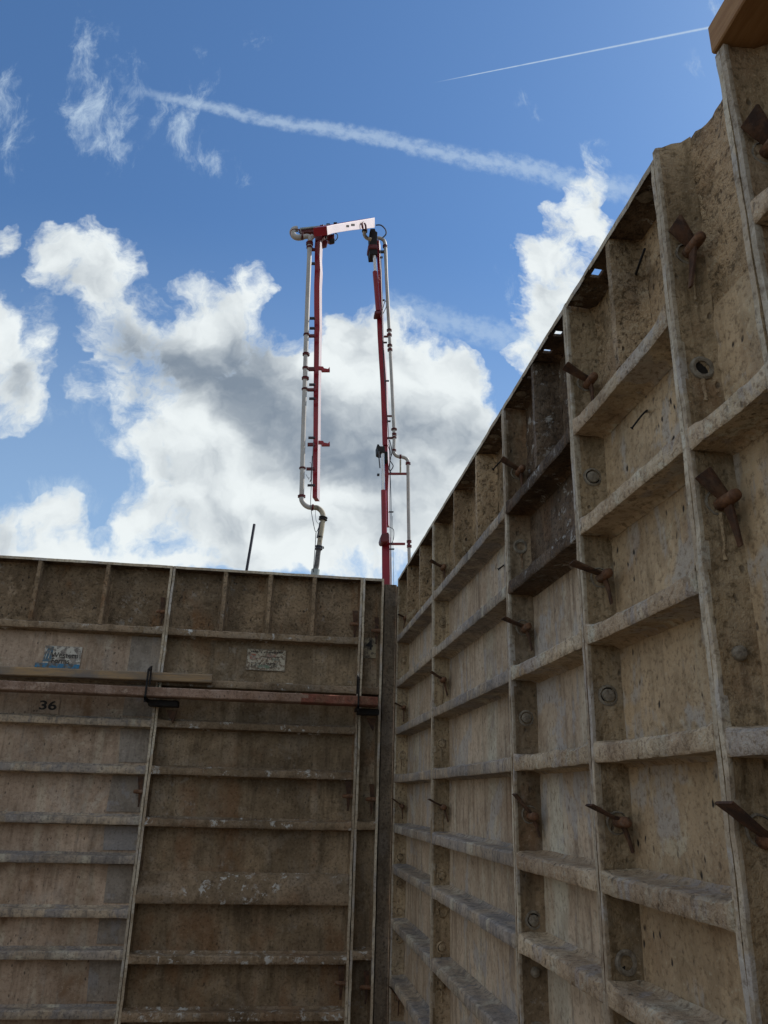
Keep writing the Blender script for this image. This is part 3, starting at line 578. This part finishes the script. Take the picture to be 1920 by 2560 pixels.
# ------------------------------------------------------------------ wedge bolts
def wedge_bolt(label, base, out, top, bot, k=1.0, seed=0):
    """base: where the pin leaves the rail; out: pin direction; top/bot: ends of the wedge"""
    rr = random.Random(seed); base = Vector(base); out = Vector(out); top = Vector(top); bot = Vector(bot)
    t = thing('wedge_bolt', label, 'wedge bolt', base, 'rusty wedge bolts joining the form panels')
    bm = bmesh.new(); lathe(bm, [(0.0085, -0.012), (0.0088, 0.002), (0.0090, 0.004), (0.0085, 0.038), (0.0072, 0.044), (0.004, 0.0465), (0.0, 0.0467)], (0, 0, 0), out, 16, None, 0.0006); mesh_obj('pin', bm, MAT['rust_pin'], t, smooth=True)
    bm = bmesh.new(); a, b = top-base, bot-base; L = (b-a).normalized(); T = L.cross(out).normalized(); n = 10
    rings = []
    mid = out*0.019+Vector((0, 0, 0.002)); ctl = [a, a.lerp(mid, 0.55)+(b-a)*0.02, mid, mid.lerp(b, 0.5)+(b-a)*0.03, b]
    for i in range(n+1):
        f = i/n; q_ = f*4; i_ = min(3, int(q_)); c = ctl[i_].lerp(ctl[i_+1], q_-i_); w = (0.0042+(0.0160 if k == 0.92 else 0.0100)*(1-f)**1.2)*k; th = 0.0022
        bend = T*0.0
        rings.append([bm.verts.new(jit(c+bend+out*sx*w+T*sy*th, 0.0006, 50)) for sx, sy in ((-1, -1), (1, -1), (1, 1), (-1, 1))])
    for i in range(n):
        for q in range(4): bm.faces.new((rings[i][q], rings[i][(q+1) % 4], rings[i+1][(q+1) % 4], rings[i+1][q]))
    bm.faces.new(rings[0]); bm.faces.new(rings[-1]); mesh_obj('wedge', bm, MAT['rust'], t, bevel=0.0008)
    return t
WB = [  # seam index, z of the pin, wedge top (x, z), wedge bottom (x, z), label
 (0, .785, (.541, .800), (.566, .735), 'small wedge bolt in the right wall panel at the corner, topmost'),
 (0, .381, (.533, .400), (.573, .320), 'small wedge bolt in the right wall panel at the corner, second from the top'),
 (0, -.028, (.530, .002), (.576, -.081), 'small wedge bolt in the right wall panel at the corner, third from the top'),
 (0, -.738, (.535, -.70), (.572, -.80), 'small wedge bolt in the right wall panel at the corner, lowest'),
 (1, .790, (.525, .814), (.580, .745), 'wedge bolt at the far seam of the pale washed panel, topmost'),
 (1, .389, (.530, .415), (.587, .336), 'wedge bolt at the far seam of the pale washed panel, middle'),
 (1, -.022, (.525, .002), (.590, -.067), 'wedge bolt at the far seam of the pale washed panel, lowest'),
 (2, .785, (.526, .813), (.576, .735), 'wedge bolt in the dark brown right wall panel, topmost'),
 (2, .385, (.519, .405), (.586, .332), 'wedge bolt in the dark brown right wall panel, middle'),
 (2, -.028, (.534, .017), (.588, -.070), 'wedge bolt in the dark brown right wall panel, lowest, pin end showing'),
 (3, .785, (.523, .813), (.575, .738), 'wedge bolt at the far seam of the tan panel with bent nails, topmost'),
 (3, .388, (.513, .408), (.583, .336), 'wedge bolt at the far seam of the tan panel with nails, middle'),
 (3, -.026, (.519, -.001), (.588, -.071), 'wedge bolt at the far seam of the tan panel with bent nails, lowest'),
 (4, .790, (.547, .826), (.559, .712), 'wedge bolt on the narrow ragged filler panel, topmost'),
 (4, .382, (.543, .418), (.583, .318), 'large wedge bolt on the narrow ragged filler panel, middle'),
 (4, -.035, (.519, .006), (.592, -.075), 'large dark wedge bolt on the narrow ragged filler panel, lowest'),
 (5, .790, (.545, .826), (.563, .712), 'wedge bolt at the top right edge of the photo, below the pine board'),
]
for i, (s, z, a, b, lab) in enumerate(WB):
    Y = SEAM[s]-0.0065; yo = Y-0.023
    wedge_bolt('rusty '+lab, (XR+0.034, Y, z+ZC), (0, -1, 0), (a[0], yo, a[1]+ZC), (b[0], yo, b[1]+ZC), 1.0 if s < 4 else 0.92, i)
WL = [(-0.508, .765, -1, 'rusty wedge bolt on the seam right of the blue sticker, upper', .8), (-0.508, .000, -1, 'rusty wedge bolt on the long left wall seam below the timbers', .8),
      (0.3665, .755, -1, 'black wedge bolt at the top right of the dark brown left wall panel', 1), (0.3665, .005, -1, 'rusty wedge bolt at the right edge of the dark brown left wall panel, middle', 1), (0.3665, -.70, -1, 'rusty wedge bolt at the right edge of the dark brown left wall panel, lowest', 1),
      (0.468, .730, -1, 'dark wedge bolt on the filler panel just above its number 4', .8), (0.468, -.005, -1, 'rusty wedge bolt on the filler panel marked 4, middle', .8), (0.468, -.715, -1, 'rusty wedge bolt on the filler panel marked 4, lowest', .8)]
for i, (x, z, s, lab, kk) in enumerate(WL):
    out = Vector((-1, 0, 0)); yy = YL+0.024
    wedge_bolt(lab, (x+0.003, yy, z+ZC), out, (x-0.020, yy-0.012, z+0.062+ZC), (x-0.017, yy+0.010, z-0.060+ZC), kk, 50+i)
# ------------------------------------------------------------------ bent nails in the right wall
def nail(label, pts, r=0.0016, head=True):
    b = Vector(pts[0]); bm = bmesh.new(); P = smooth_path([Vector(p)-b for p in pts], 5)
    tube(bm, P, r, 8)
    d = (P[-1]-P[-2]).normalized()
    if head: lathe(bm, [(r*2.1, 0), (r*2.1, 0.0012), (r, 0.0016)], P[-1], d, 10)
    tag(mesh_obj('bent_nail', bm, MAT['black'], None, b, smooth=True), label, 'nail', 'nails stuck in the cement of the right wall')
def onx(x, y, X):
    d = ray(x, y); return Vector((X, d.y*X/d.x, d.z*X/d.x+ZC))
nail('straight dark nail hanging at the top of the tan panel', [onx(1589, 690, .598), onx(1592, 678, .578), onx(1612, 622, .566)], .0022, False)
nail('hooked dark nail in the middle of the tan panel', [onx(1615, 1030, .600), onx(1617, 1026, .585), onx(1603, 1040, .575), onx(1580, 1070, .562)], .0016)
nail('small dark nail sticking out beside the dark panel near the top', [onx(1262, 1144, .600), onx(1250, 1155, .58), onx(1233, 1173, .566)], .0022)
nail('stubby dark nail below the top rib of the pale washed panel', [onx(1259, 1413, .600), onx(1252, 1419, .585), onx(1246, 1423, .578)], .0022)
# ------------------------------------------------------------------ timbers on the left wall and their brackets
def timber(name, label, lo, hi, mat, tilt=0.0, amp=0.0012):
    bm = bmesh.new(); b = Vector(((lo[0]+hi[0])/2, (lo[1]+hi[1])/2, lo[2])); h = hi[2]-lo[2]; d = hi[1]-lo[1]; c = 0.004
    sec = [(c, 0), (d-c, 0), (d, c), (d, h-c), (d-c, h), (c, h), (0, h-c), (0, c)]
    sweep(bm, sec, Vector((lo[0]-b.x, lo[1]-b.y, 0)), Vector((0, 1, 0)), Vector((0, 0, 1)), Vector((1, 0, tilt)).normalized(), hi[0]-lo[0], int((hi[0]-lo[0])/0.03), amp, 9, 0.012, b)
    return tag(mesh_obj(name, bm, mat, None, b, smooth=True), label, 'timber', 'timbers lying along the left wall')
timber('timber', 'weathered yellowish timber lying along the left wall, cut off in the middle', (-2.2, YL-0.044, .4385+ZC), (-0.272, YL-0.003, .4755+ZC), MAT['lumber_a'], 0.006)
tb = timber('timber', 'long pinkish cement-stained timber across the left wall, red towards its end', (-2.2, 3.455, .3755+ZC), (0.4475, 3.544, .4135+ZC), [MAT['lumber_b'], MAT['lumber_red']], 0.0)
for p in tb.data.polygons:
    x = p.center.x+tb.location.x
    if x > 0.12+0.06*noise.noise(Vector((p.center.z*40, p.center.y*30, 1)))*3: p.material_index = 1
def bracket(x, label, wide_):
    t = thing('waler_bracket', label, 'bracket', (x, YL, .43+ZC), 'black brackets holding the timbers')
    bm = bmesh.new()                          # flat upright strap with a hook over the timbers
    pts = [(0.012, 0.085), (-0.002, 0.092), (-0.128, 0.022), (-0.130, -0.085), (-0.100, -0.100), (-0.002, -0.100), (0.012, -0.08)]
    hole_in = [(-0.010, 0.066), (-0.116, 0.008), (-0.118, -0.052), (-0.010, -0.060)]
    for sy in (0,):
        outer = [(-0.006, y, z) for y, z in [(0.0, 0.088), (-0.010, 0.092), (-0.1315, 0.012), (-0.1315, -0.086), (-0.09, -0.105), (0.0, -0.105)]]
    def strip(a, b, w):
        a, b = Vector((0, a[0], a[1])), Vector((0, b[0], b[1])); d = (b-a).normalized(); n = Vector((0, -d.z, d.y))*w/2; X = Vector((0.0035, 0, 0))
        vs = [bm.verts.new(p+sx*X+sn*n) for p in (a, b) for sx in (-1, 1) for sn in (-1, 1)]
        for f in ((0, 1, 3, 2), (4, 6, 7, 5), (0, 4, 5, 1), (2, 3, 7, 6), (0, 2, 6, 4), (1, 5, 7, 3)): bm.faces.new([vs[i] for i in f])
    strip((-0.125, 0.050), (-0.125, -0.080), 0.012); strip((-0.129, 0.048), (-0.050, 0.074), 0.014); strip((-0.056, 0.070), (-0.048, -0.0), 0.01)
    strip((-0.131, -0.066), (0.01, -0.066), 0.016)
    mesh_obj('strap', bm, MAT['black'], t, bevel=0.001)
    bm = bmesh.new(); box(bm, (0.005, -0.060, -0.088), (wide_, -0.006, -0.062)); mesh_obj('shadow_block', bm, MAT['black'], t, bevel=0.004)  # black block added in place of the shadow below the timbers
    bm = bmesh.new(); a = [(wide_-0.05, -0.099), (wide_-0.005, -0.099), (wide_-0.018, -0.150), (wide_-0.022, -0.150)]
    f = bm.faces.new([bm.verts.new((x_, -0.016, z_)) for x_, z_ in a]); r_ = bmesh.ops.extrude_face_region(bm, geom=[f]); bmesh.ops.translate(bm, verts=[g for g in r_['geom'] if isinstance(g, bmesh.types.BMVert)], vec=Vector((0, 0.010, 0)))
    mesh_obj('locking_wedge', bm, MAT['rust'], t, bevel=0.001)
bracket(-0.530, 'black steel bracket holding the timbers near the blue sticker', 0.13)
bracket(0.362, 'black steel bracket holding the red timber end by the narrow panel', 0.10)
# pine board lying on top of the right wall
bm = bmesh.new(); sweep(bm, [(0.002, 0), (0.43, 0), (0.43, 0.05), (0.002, 0.05), (0, 0.048), (0, 0.002)], Vector((0, 0, 0)), Vector((1, 0, 0)), Vector((0, 0, 1)), Vector((0, -1, 0)), 2.1, 2, 0.0)
o = mesh_obj('pine_board', bm, MAT['wood'], None, (0.5345, 0.7385, 0.9765+ZC)); tag(o, 'thick fresh pine board lying on the top of the right wall', 'board')
# steel bar rising behind the left wall
bm = bmesh.new(); a, b = U(636, 1310, 4.6), U(614, 1440, 4.6); d = (a-b).normalized(); foot = b-d*0.7
tube(bm, [(0, 0, 0), b-foot, a-foot-d*.004, a-foot], [.0085, .0085, .0085, .0065], 12); o = mesh_obj('steel_bar', bm, MAT['bar'], None, foot, smooth=True); tag(o, 'dark steel bar leaning up behind the left wall', 'bar')
# ------------------------------------------------------------------ concrete pump boom standing beyond the left wall
HD = Vector((0.33, 0.944, 0)).normalized(); ND = Vector((HD.y, -HD.x, 0))     # the boom folds in the upright plane along HD; ND is its sunlit side
PX0 = Vector((0.746, 20.0, 0))
def B(x, y, off=0.0):
    """a point of the boom plane (or of a plane off metres to its sunlit side)"""
    d = ray(x, y); p0 = PX0+ND*off; k = (p0.dot(ND))/(d.dot(ND)); return Vector((d.x*k, d.y*k, d.z*k+ZC))
def B_at(x, y, ref, off=0.0):
    """point seen at x, y on the upright plane facing the camera that passes through ref"""
    return U(x, y, ref+off)
pump = thing('concrete_pump_boom', 'tall red concrete pump boom folded over against the sky', 'concrete pump', (4.2, 25.3, 0))
def part(name, bm, mats, smooth=False, bevel=0.0, parent=None):
    o = mesh_obj(name, bm, mats, None, None, smooth, bevel)
    p = parent or pump; o.parent = p
    base = pump.location
    o.data.transform(Matrix.Translation(-base))
    return o
def beam(name, pts_l, pts_r, depth, mats, dirv, side_glare=True, Yr=None):
    """box beam: outline of its camera face given by matching left and right edge points, pushed back by depth along dirv"""
    bm = bmesh.new(); dv = dirv*depth; rings = []
    for l, r in zip(pts_l, pts_r): rings.append([bm.verts.new(p) for p in (l, r, r+dv, l+dv)])
    for i in range(len(rings)-1):
        for k in range(4):
            f = bm.faces.new((rings[i][k], rings[i][(k+1) % 4], rings[i+1][(k+1) % 4], rings[i+1][k]))
            if side_glare and k == 1: f.material_index = 1  # sun glare painted on the side towards the sun
    bm.faces.new(rings[0]); bm.faces.new(rings[-1])
    return part(name, bm, mats, bevel=0.008)
Y1, Y2 = 20.0, 25.3

RED2 = [MAT['red'], MAT['glare_pale']]

# the leg faces are turned a little so that the sun reaches their right sides
BK = Vector((0.30, 0.954, 0))
def leg(name, rows, Y, depth, mats=RED2):
    """rows of (y, left x, right x) in photo pixels, face turned away from the sun"""
    L = []; Rr = []
    for y, xl, xr in rows:
        l = U(xl, y, Y); w = (U(xr, y, Y)-l).length
        L.append(l); Rr.append(U(xr, y, Y-0.28*w))
    return beam(name, L, Rr, depth, mats, BK)
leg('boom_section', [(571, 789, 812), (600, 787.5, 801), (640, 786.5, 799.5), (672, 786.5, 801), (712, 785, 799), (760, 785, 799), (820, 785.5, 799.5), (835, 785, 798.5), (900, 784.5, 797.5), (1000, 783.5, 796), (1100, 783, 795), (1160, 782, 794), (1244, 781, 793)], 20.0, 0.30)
# cross section between the two legs
def quad_beam(name, top, bot, thick, mats, off=0.0, frontmat=1):
    bm = bmesh.new(); n = len(top); fr = []
    for (a, b) in zip(top, bot):
        p, q = B(*a, off), B(*b, off); fr.append([bm.verts.new(v) for v in (p, q, q-ND*thick, p-ND*thick)])
    for i in range(n-1):
        for k in range(4):
            f = bm.faces.new((fr[i][k], fr[i][(k+1) % 4], fr[i+1][(k+1) % 4], fr[i+1][k])); f.material_index = frontmat if k == 0 else 0  # front face carries the painted sun glare
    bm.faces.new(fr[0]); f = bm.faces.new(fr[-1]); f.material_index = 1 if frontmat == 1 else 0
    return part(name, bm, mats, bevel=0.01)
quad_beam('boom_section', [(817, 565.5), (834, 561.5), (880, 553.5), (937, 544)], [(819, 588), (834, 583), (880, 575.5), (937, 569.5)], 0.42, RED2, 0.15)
def arm_tip():
    bm = bmesh.new(); pts = [(745, 572), (790, 567.5), (824, 562.5), (824, 587), (812, 586), (800, 579), (748, 581)]
    f = bm.faces.new([bm.verts.new(U(x, y, 20.05)) for x, y in pts]); r_ = bmesh.ops.extrude_face_region(bm, geom=[f]); bmesh.ops.translate(bm, verts=[g for g in r_['geom'] if isinstance(g, bmesh.types.BMVert)], vec=BK*0.3)
    part('boom_section', bm, MAT['darkred'], bevel=0.01)
    bm = bmesh.new(); pts = [(750, 569), (790, 564.8), (822, 560.5), (822, 563), (790, 568), (750, 572.3)]
    f = bm.faces.new([bm.verts.new(U(x, y, 20.0)) for x, y in pts]); r_ = bmesh.ops.extrude_face_region(bm, geom=[f]); bmesh.ops.translate(bm, verts=[g for g in r_['geom'] if isinstance(g, bmesh.types.BMVert)], vec=BK*0.3)
    part('edge_flange', bm, MAT['sleeve'], bevel=0.004)
arm_tip()
for a, b in (((866, 562.5), (873, 568)), ((878, 559.5), (887, 565))):
    bm = bmesh.new(); x0_, y0_, x1_, y1_ = a[0], a[1], b[0], b[1]
    vs = [bm.verts.new(B(x, y, 0.156)) for x, y in ((x0_, y0_), (x1_, y0_), (x1_, y1_), (x0_, y1_))]; f = bm.faces.new(vs); r_ = bmesh.ops.extrude_face_region(bm, geom=[f]); bmesh.ops.translate(bm, verts=[g for g in r_['geom'] if isinstance(g, bmesh.types.BMVert)], vec=-ND*0.02)
    part('inspection_hole', bm, MAT['hole'])
def blk(name, x0_, y0_, x1_, y1_, Y, depth, mat, bev=0.02, poly=None):
    bm = bmesh.new(); pts = poly or [(x0_, y0_), (x1_, y0_), (x1_, y1_), (x0_, y1_)]
    f = bm.faces.new([bm.verts.new(U(x, y, Y)) for x, y in pts]); r_ = bmesh.ops.extrude_face_region(bm, geom=[f]); bmesh.ops.translate(bm, verts=[g for g in r_['geom'] if isinstance(g, bmesh.types.BMVert)], vec=Vector((0, depth, 0)))
    return part(name, bm, mat, bevel=bev)
def pipe(name, pts, Y, rpx, mat, seg=14, Yf=None, k=5):
    """pts in photo pixels; rpx radius in photo pixels near the first point"""
    P = [U(x, y, (Yf(x, y) if Yf else Y)) for x, y in pts]
    d0 = (P[0]-Vector((0, 0, ZC))).dot(FWD); r = rpx*d0/FPX
    bm = bmesh.new(); tube(bm, smooth_path(P, k) if k > 1 else P, r, seg); return part(name, bm, mat, smooth=True)
def collar(name, x, y, x2, y2, Y, rpx, mat, seg=16):
    """a clamp ring whose ends sit at two pixel points"""
    a, b = U(x, y, Y), U(x2, y2, Y); r = rpx*((a-Vector((0, 0, ZC))).dot(FWD))/FPX; h = (b-a).length
    bm = bmesh.new(); lathe(bm, [(r*.8, 0), (r, h*.12), (r, h*.3), (r*.82, h*.42), (r*.82, h*.58), (r, h*.7), (r, h*.88), (r*.8, h)], a, b-a, seg); return part(name, bm, mat, smooth=True)
pipe_u = [(907, 571), (905.5, 561), (909, 556.5), (913.5, 562), (915, 574)]
bm = bmesh.new(); tube(bm, smooth_path([B(x, y, 0.22) for x, y in pipe_u], 5), 0.035, 10); part('pipe_elbow', bm, MAT['darkred'], smooth=True)
# joint of the left leg
blk('joint_plate', 0, 0, 0, 0, 19.95, 0.35, MAT['darkred'], poly=[(790, 570), (817, 568), (817, 585), (807, 598), (800, 600), (788, 602)])
blk('joint_plate', 0, 0, 0, 0, 19.6, 0.08, MAT['black'], poly=[(812, 570), (818, 571), (817, 598), (812, 596)])
blk('link_arm', 0, 0, 0, 0, 19.55, 0.12, MAT['glare_pale'], .01, [(806, 596), (812, 590), (813, 600), (806, 614)])
blk('link_arm', 0, 0, 0, 0, 19.5, 0.12, MAT['darkred'], .01, [(805, 605), (812, 598), (820, 603), (817, 613), (806, 616)])
blk('link_arm', 0, 0, 0, 0, 19.8, 0.16, MAT['darkred'], .01, [(822, 589), (836, 583), (836, 602), (826, 604), (819, 600)])
blk('hydraulic_block', 824, 596, 837, 604, 19.7, 0.1, MAT['black'], .01)
collar('pivot_pin', 801, 567, 809, 566, 19.8, 5, MAT['darkred'])
for x_, y_ in ((816, 558), (834, 555)): blk('bolt_block', x_, y_, x_+9, y_+5, 20.2, 0.2, MAT['black'], .01)
# delivery pipe of the left leg
LP = 19.75
pipe('delivery_pipe', [(774, 612), (773, 650), (769, 750), (766, 837), (764.4, 886)], LP, 5.8, MAT['pipe'], k=1)
pipe('delivery_pipe', [(764.4, 886), (763, 930), (761.5, 975), (758, 1090), (755.5, 1190), (754, 1242)], LP, 5.7, MAT['pipe'], k=1)
pipe('pipe_elbow', [(774, 614), (775, 600), (779, 594), (782, 590)], LP+.1, 6.0, MAT['pipe'], k=5)
pipe('pipe_elbow', [(776, 604), (774, 594), (768, 591), (757, 593)], LP+.05, 6.2, MAT['pipe'], k=5)
pipe('pipe_elbow', [(758, 592.5), (745, 594), (735, 590), (731, 581), (735, 574), (744, 572)], LP+.12, 7.6, MAT['pipe'], k=6)
pipe('hose', [(728, 590), (727, 578), (735, 572.5), (748, 575)], LP-.4, 1.1, MAT['darkred'], 8)
pipe('hose', [(739, 573), (744, 579), (752, 583), (750, 572)], LP-.4, 0.8, MAT['hose'], 8)
collar('pipe_clamp', 753.5, 590, 757.5, 590.5, LP+.05, 10, MAT['darkred'])
collar('pipe_clamp', 774, 606, 774, 613, LP, 9, MAT['darkred']); collar('pipe_clamp', 774, 617, 774, 621, LP, 8, MAT['darkred'])
for y_, r_, h_ in ((837, 8.5, 4), (886, 9.0, 6), (920.5, 8.5, 5), (946, 9.2, 6), (973, 8.6, 4), (1170.5, 8.5, 4), (1241, 9.8, 6)):
    xx = 774-(y_-612)*20.0/630; collar('pipe_clamp', xx, y_-h_/2, xx, y_+h_/2, LP, r_, MAT['darkred'])
for y_, xa, h_ in ((622, 778, 5), (657, 778, 4), (794, 774, 4), (819, 774, 4), (838, 771, 6), (921, 771, 8), (960, 773, 4), (973, 769, 6), (995, 773, 4), (1093, 771, 4), (1110, 769, 7), (1171, 766, 6), (1212, 769, 4)):
    blk('pipe_bracket', xa, y_-h_/2, 788, y_+h_/2, LP+.02, 0.08, MAT['darkred'] if h_ > 4 else MAT['hose'], .004)
for y_ in (921, 1107):
    blk('hose_rack', 0, 0, 0, 0, LP, .1, MAT['red'], .004, [(796, y_-6), (808, y_-5), (810, y_-1), (820, y_+1), (824, y_-4), (825, y_+6), (805, y_+6), (803, y_+1), (796, y_+1)])
# swan neck and end hose
NP = 19.72
pipe('pipe_elbow', [(754, 1244), (755, 1252), (762, 1262), (771, 1267.5), (779, 1268.5)], NP, 6.4, MAT['pipe_old'] if False else MAT['pipe'], k=5)
pipe('pipe_elbow', [(783, 1268.5), (794, 1270), (803, 1277), (807, 1286), (807.5, 1296)], NP, 6.6, MAT['pipe_old'], k=5)
collar('pipe_clamp', 779, 1268.5, 784, 1269, NP, 9, MAT['darkred']); collar('pipe_clamp', 808.5, 1292, 807, 1301, NP, 11, MAT['black'])
pipe('reducer_pipe', [(807.5, 1298), (804, 1325), (800, 1349)], NP, 6.2, MAT['pipe_old'], k=1)
pipe('reducer_pipe', [(800, 1349), (797, 1371)], NP, 6.2, MAT['pipe_old'], k=1)
collar('pipe_clamp', 800, 1341, 799.6, 1345, NP, 7.5, MAT['black']); collar('pipe_clamp', 797.5, 1364, 796.5, 1375, NP, 9.5, MAT['hose'])
pipe('clamp_lever', [(804, 1369), (809, 1371), (808, 1366)], NP-.1, 1.3, MAT['black'], 8)
pipe('end_hose', [(797, 1372), (794.5, 1388), (792, 1412), (788, 1432), (786, 1470), (784, 1560)], NP, 6.3, MAT['endhose'], k=4)
pipe('hose_sleeve', [(789, 1424), (787, 1440), (786, 1475)], NP-.02, 10.5, MAT['sleeve'], k=1)
HP = 19.6
for pts, r in (([(783.5, 1104), (780, 1180), (777, 1240), (777, 1265), (781, 1295), (789, 1330), (797, 1318), (800, 1308)], .8), ([(790, 1332), (787, 1380), (783.5, 1425), (785, 1430)], .9), ([(788, 1270), (790, 1300), (797, 1310)], .5),
               ([(773, 1200), (765, 1186), (770, 1194), (776, 1192), (778, 1160), (774, 1156)], .5), ([(781, 1140), (779, 1190), (775, 1205)], 1.3), ([(800, 1306), (796, 1330), (793, 1345)], 1.8)):
    pipe('hose', pts, HP, r, MAT['hose'], 8)
# right leg
RP = 25.3
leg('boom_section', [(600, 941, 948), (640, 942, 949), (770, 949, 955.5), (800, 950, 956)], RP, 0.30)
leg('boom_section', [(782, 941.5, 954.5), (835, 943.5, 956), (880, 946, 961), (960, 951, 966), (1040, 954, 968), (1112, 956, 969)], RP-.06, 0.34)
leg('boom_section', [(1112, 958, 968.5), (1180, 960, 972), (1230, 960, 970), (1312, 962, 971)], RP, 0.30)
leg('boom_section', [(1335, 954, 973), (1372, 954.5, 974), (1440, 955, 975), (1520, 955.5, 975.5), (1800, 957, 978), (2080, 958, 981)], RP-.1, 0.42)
def cyl(rod, brl, Y, rr_, rb):
    t_ = bpy.data.objects.new('hydraulic_cylinder', None); COL.objects.link(t_); t_.parent = pump
    for nm, pts, r, mt_ in (('cylinder_rod', rod, rr_, MAT['chrome']), ('cylinder_barrel', brl, rb, MAT['red'])):
        P = [U(x, y, Y) for x, y in pts]; d0 = (P[0]-Vector((0, 0, ZC))).dot(FWD); bm = bmesh.new(); tube(bm, P, r*d0/FPX, 16)
        part(nm, bm, mt_, smooth=True, parent=t_)
cyl([(935.5, 636), (938.5, 682)], [(937.5, 680), (941, 720), (945.5, 778)], RP-.35, 4.0, 6.2)
cyl([(956.5, 1130), (958, 1228)], [(959, 1226), (960.5, 1300), (961, 1345)], RP-.4, 4.5, 6.8)
blk('knuckle', 0, 0, 0, 0, RP-.45, .5, MAT['black'], .02, [(926, 571), (938, 571), (939, 577), (944, 580), (943, 606), (944, 635), (925, 636), (923, 620), (925, 600), (924, 580)])
blk('knuckle', 920.5, 610, 944, 621, RP-.5, .5, MAT['darkred'], .05)
blk('knuckle', 0, 0, 0, 0, RP-.5, .5, MAT['black'], .02, [(943, 1110), (947, 1110), (950, 1115), (962, 1115), (963, 1131), (950, 1131), (944, 1128)])
blk('knuckle', 961, 1128, 970, 1152, RP-.3, .3, MAT['black'], .03)
blk('knuckle', 937, 776, 954, 784, RP-.45, .4, MAT['darkred'], .03)
blk('knuckle', 0, 0, 0, 0, RP-.55, .5, MAT['darkred'], .03, [(951, 1346), (954, 1334), (972, 1330), (973, 1345), (971, 1354), (955, 1356), (952, 1352)])
pipe('link_rod', [(946.5, 1128), (948, 1150), (950, 1170)], RP-.6, 1.6, MAT['hose'], 8, k=1)
# delivery pipe of the right leg
QP = RP-.3
pipe('pipe_elbow', [(908, 571), (905, 560), (908, 556), (914, 564), (915, 575)], QP-.3, 3.2, MAT['darkred'], k=5)
pipe('pipe_elbow', [(912, 577), (911, 586), (917, 595), (928, 599)], QP-.2, 4.6, MAT['pipe_old'], k=5)
collar('pipe_clamp', 912, 575, 911.5, 580, QP-.2, 7, MAT['black'])
pipe('pipe_elbow', [(944, 595), (952, 596), (960, 602), (963, 612), (963.5, 617)], QP, 4.4, MAT['pipe'], k=5)
pipe('delivery_pipe', [(963.5, 617), (966, 690), (970, 770), (973.5, 830)], QP, 4.2, MAT['pipe'], k=1)
pipe('delivery_pipe', [(973.5, 830), (976.5, 892), (981, 985), (985, 1073)], QP, 4.2, MAT['pipe'], k=1)
pipe('delivery_pipe', [(985, 1073), (985.5, 1100), (984.5, 1126)], QP, 4.2, MAT['pipe'], k=1)
pipe('pipe_elbow', [(984.5, 1126), (986, 1134), (992, 1140), (1000, 1142)], QP, 4.5, MAT['pipe'], k=5)
pipe('pipe_elbow', [(1002, 1142), (1011, 1144), (1018, 1149), (1020, 1158)], QP, 4.5, MAT['pipe'], k=5)
pipe('delivery_pipe', [(1020, 1160), (1021, 1260), (1022.5, 1352)], QP, 4.3, MAT['pipe'], k=1)
pipe('delivery_pipe', [(1022.5, 1368), (1024, 1420), (1026, 1600), (1029, 2060)], QP, 4.3, MAT['pipe'], k=1)
for x_, y_, r_, h_ in ((962.5, 616, 6, 6), (973, 826, 6.5, 5), (973.3, 838, 6.5, 6), (974.3, 864, 6.5, 5), (974.8, 875, 6.5, 6), (985, 1073.5, 7.5, 4), (985.5, 1086, 6, 6), (985, 1094, 6.5, 4), (984.5, 1126, 6, 5), (1020, 1159, 6.5, 6), (1022.5, 1354, 6.5, 6), (1023, 1366, 6.5, 6)):
    collar('pipe_clamp', x_, y_-h_/2, x_+.3, y_+h_/2, QP, r_, MAT['darkred'])
blk('pipe_clamp', 1020, 1354, 1026, 1367, QP-.1, .2, MAT['darkred'], .02)
collar('pipe_clamp', 998.5, 1141.5, 1003, 1142, QP, 6.5, MAT['darkred'])
for x0_, x1_, y_, h_, mm in ((948, 966, 628, 5, 'hose'), (950, 957, 642, 2.5, 'hose'), (956, 962, 749, 2, 'hose'), (958, 968, 855, 2, 'hose'), (960, 974, 840, 3, 'darkred'), (962, 973, 951, 2, 'hose'), (967, 988, 1039, 3, 'darkred'), (968, 977, 1052, 2.5, 'hose'), (969, 989, 1094, 4, 'darkred'), (970, 1025, 1183.5, 4.5, 'red'), (973, 1013, 1359, 5, 'red'), (972, 984, 1279, 2, 'hose'), (974, 986, 1372, 2.5, 'hose'), (943, 949, 1186, 5, 'hose')):
    blk('pipe_bracket', x0_, y_-h_/2, x1_, y_+h_/2, QP+.02, .08, MAT[mm], .004)
pipe('support_post', [(1001, 1150), (1001, 1183)], QP, 2.2, MAT['pipe_old'], 10, k=1); pipe('support_post', [(1001, 1146), (1001, 1151)], QP, 1, MAT['hose'], 8, k=1)
for pts, r in (([(950, 624), (954, 760), (957, 860), (962, 960), (968, 1040), (973, 1120), (975, 1200), (975, 1300), (977, 1520), (979, 2000)], .75), ([(953, 640), (956, 745), (960, 900), (966, 1020), (970, 1060), (974, 1150), (978, 1260), (978, 1400), (980, 1520), (983, 2000)], .6),
               ([(939.5, 563), (952, 563), (963, 573), (965, 585), (957, 594)], 1.7), ([(837, 583), (843, 586), (844, 594), (838, 602)], 1.3), ([(956, 775), (963, 752), (966, 765), (957, 785)], 0.9), ([(974, 1100), (980, 1130), (975, 1150), (983, 1165), (974, 1180)], 1.3),
               ([(972, 1110), (977, 1140), (972, 1170), (978, 1182)], 1.1), ([(975, 1318), (984, 1325), (984, 1345), (979, 1360)], .8), ([(981, 1290), (983, 1400), (985, 1520), (988, 2000)], .5)):
    pipe('hose', pts, RP-.5, r, MAT['hose'], 8)
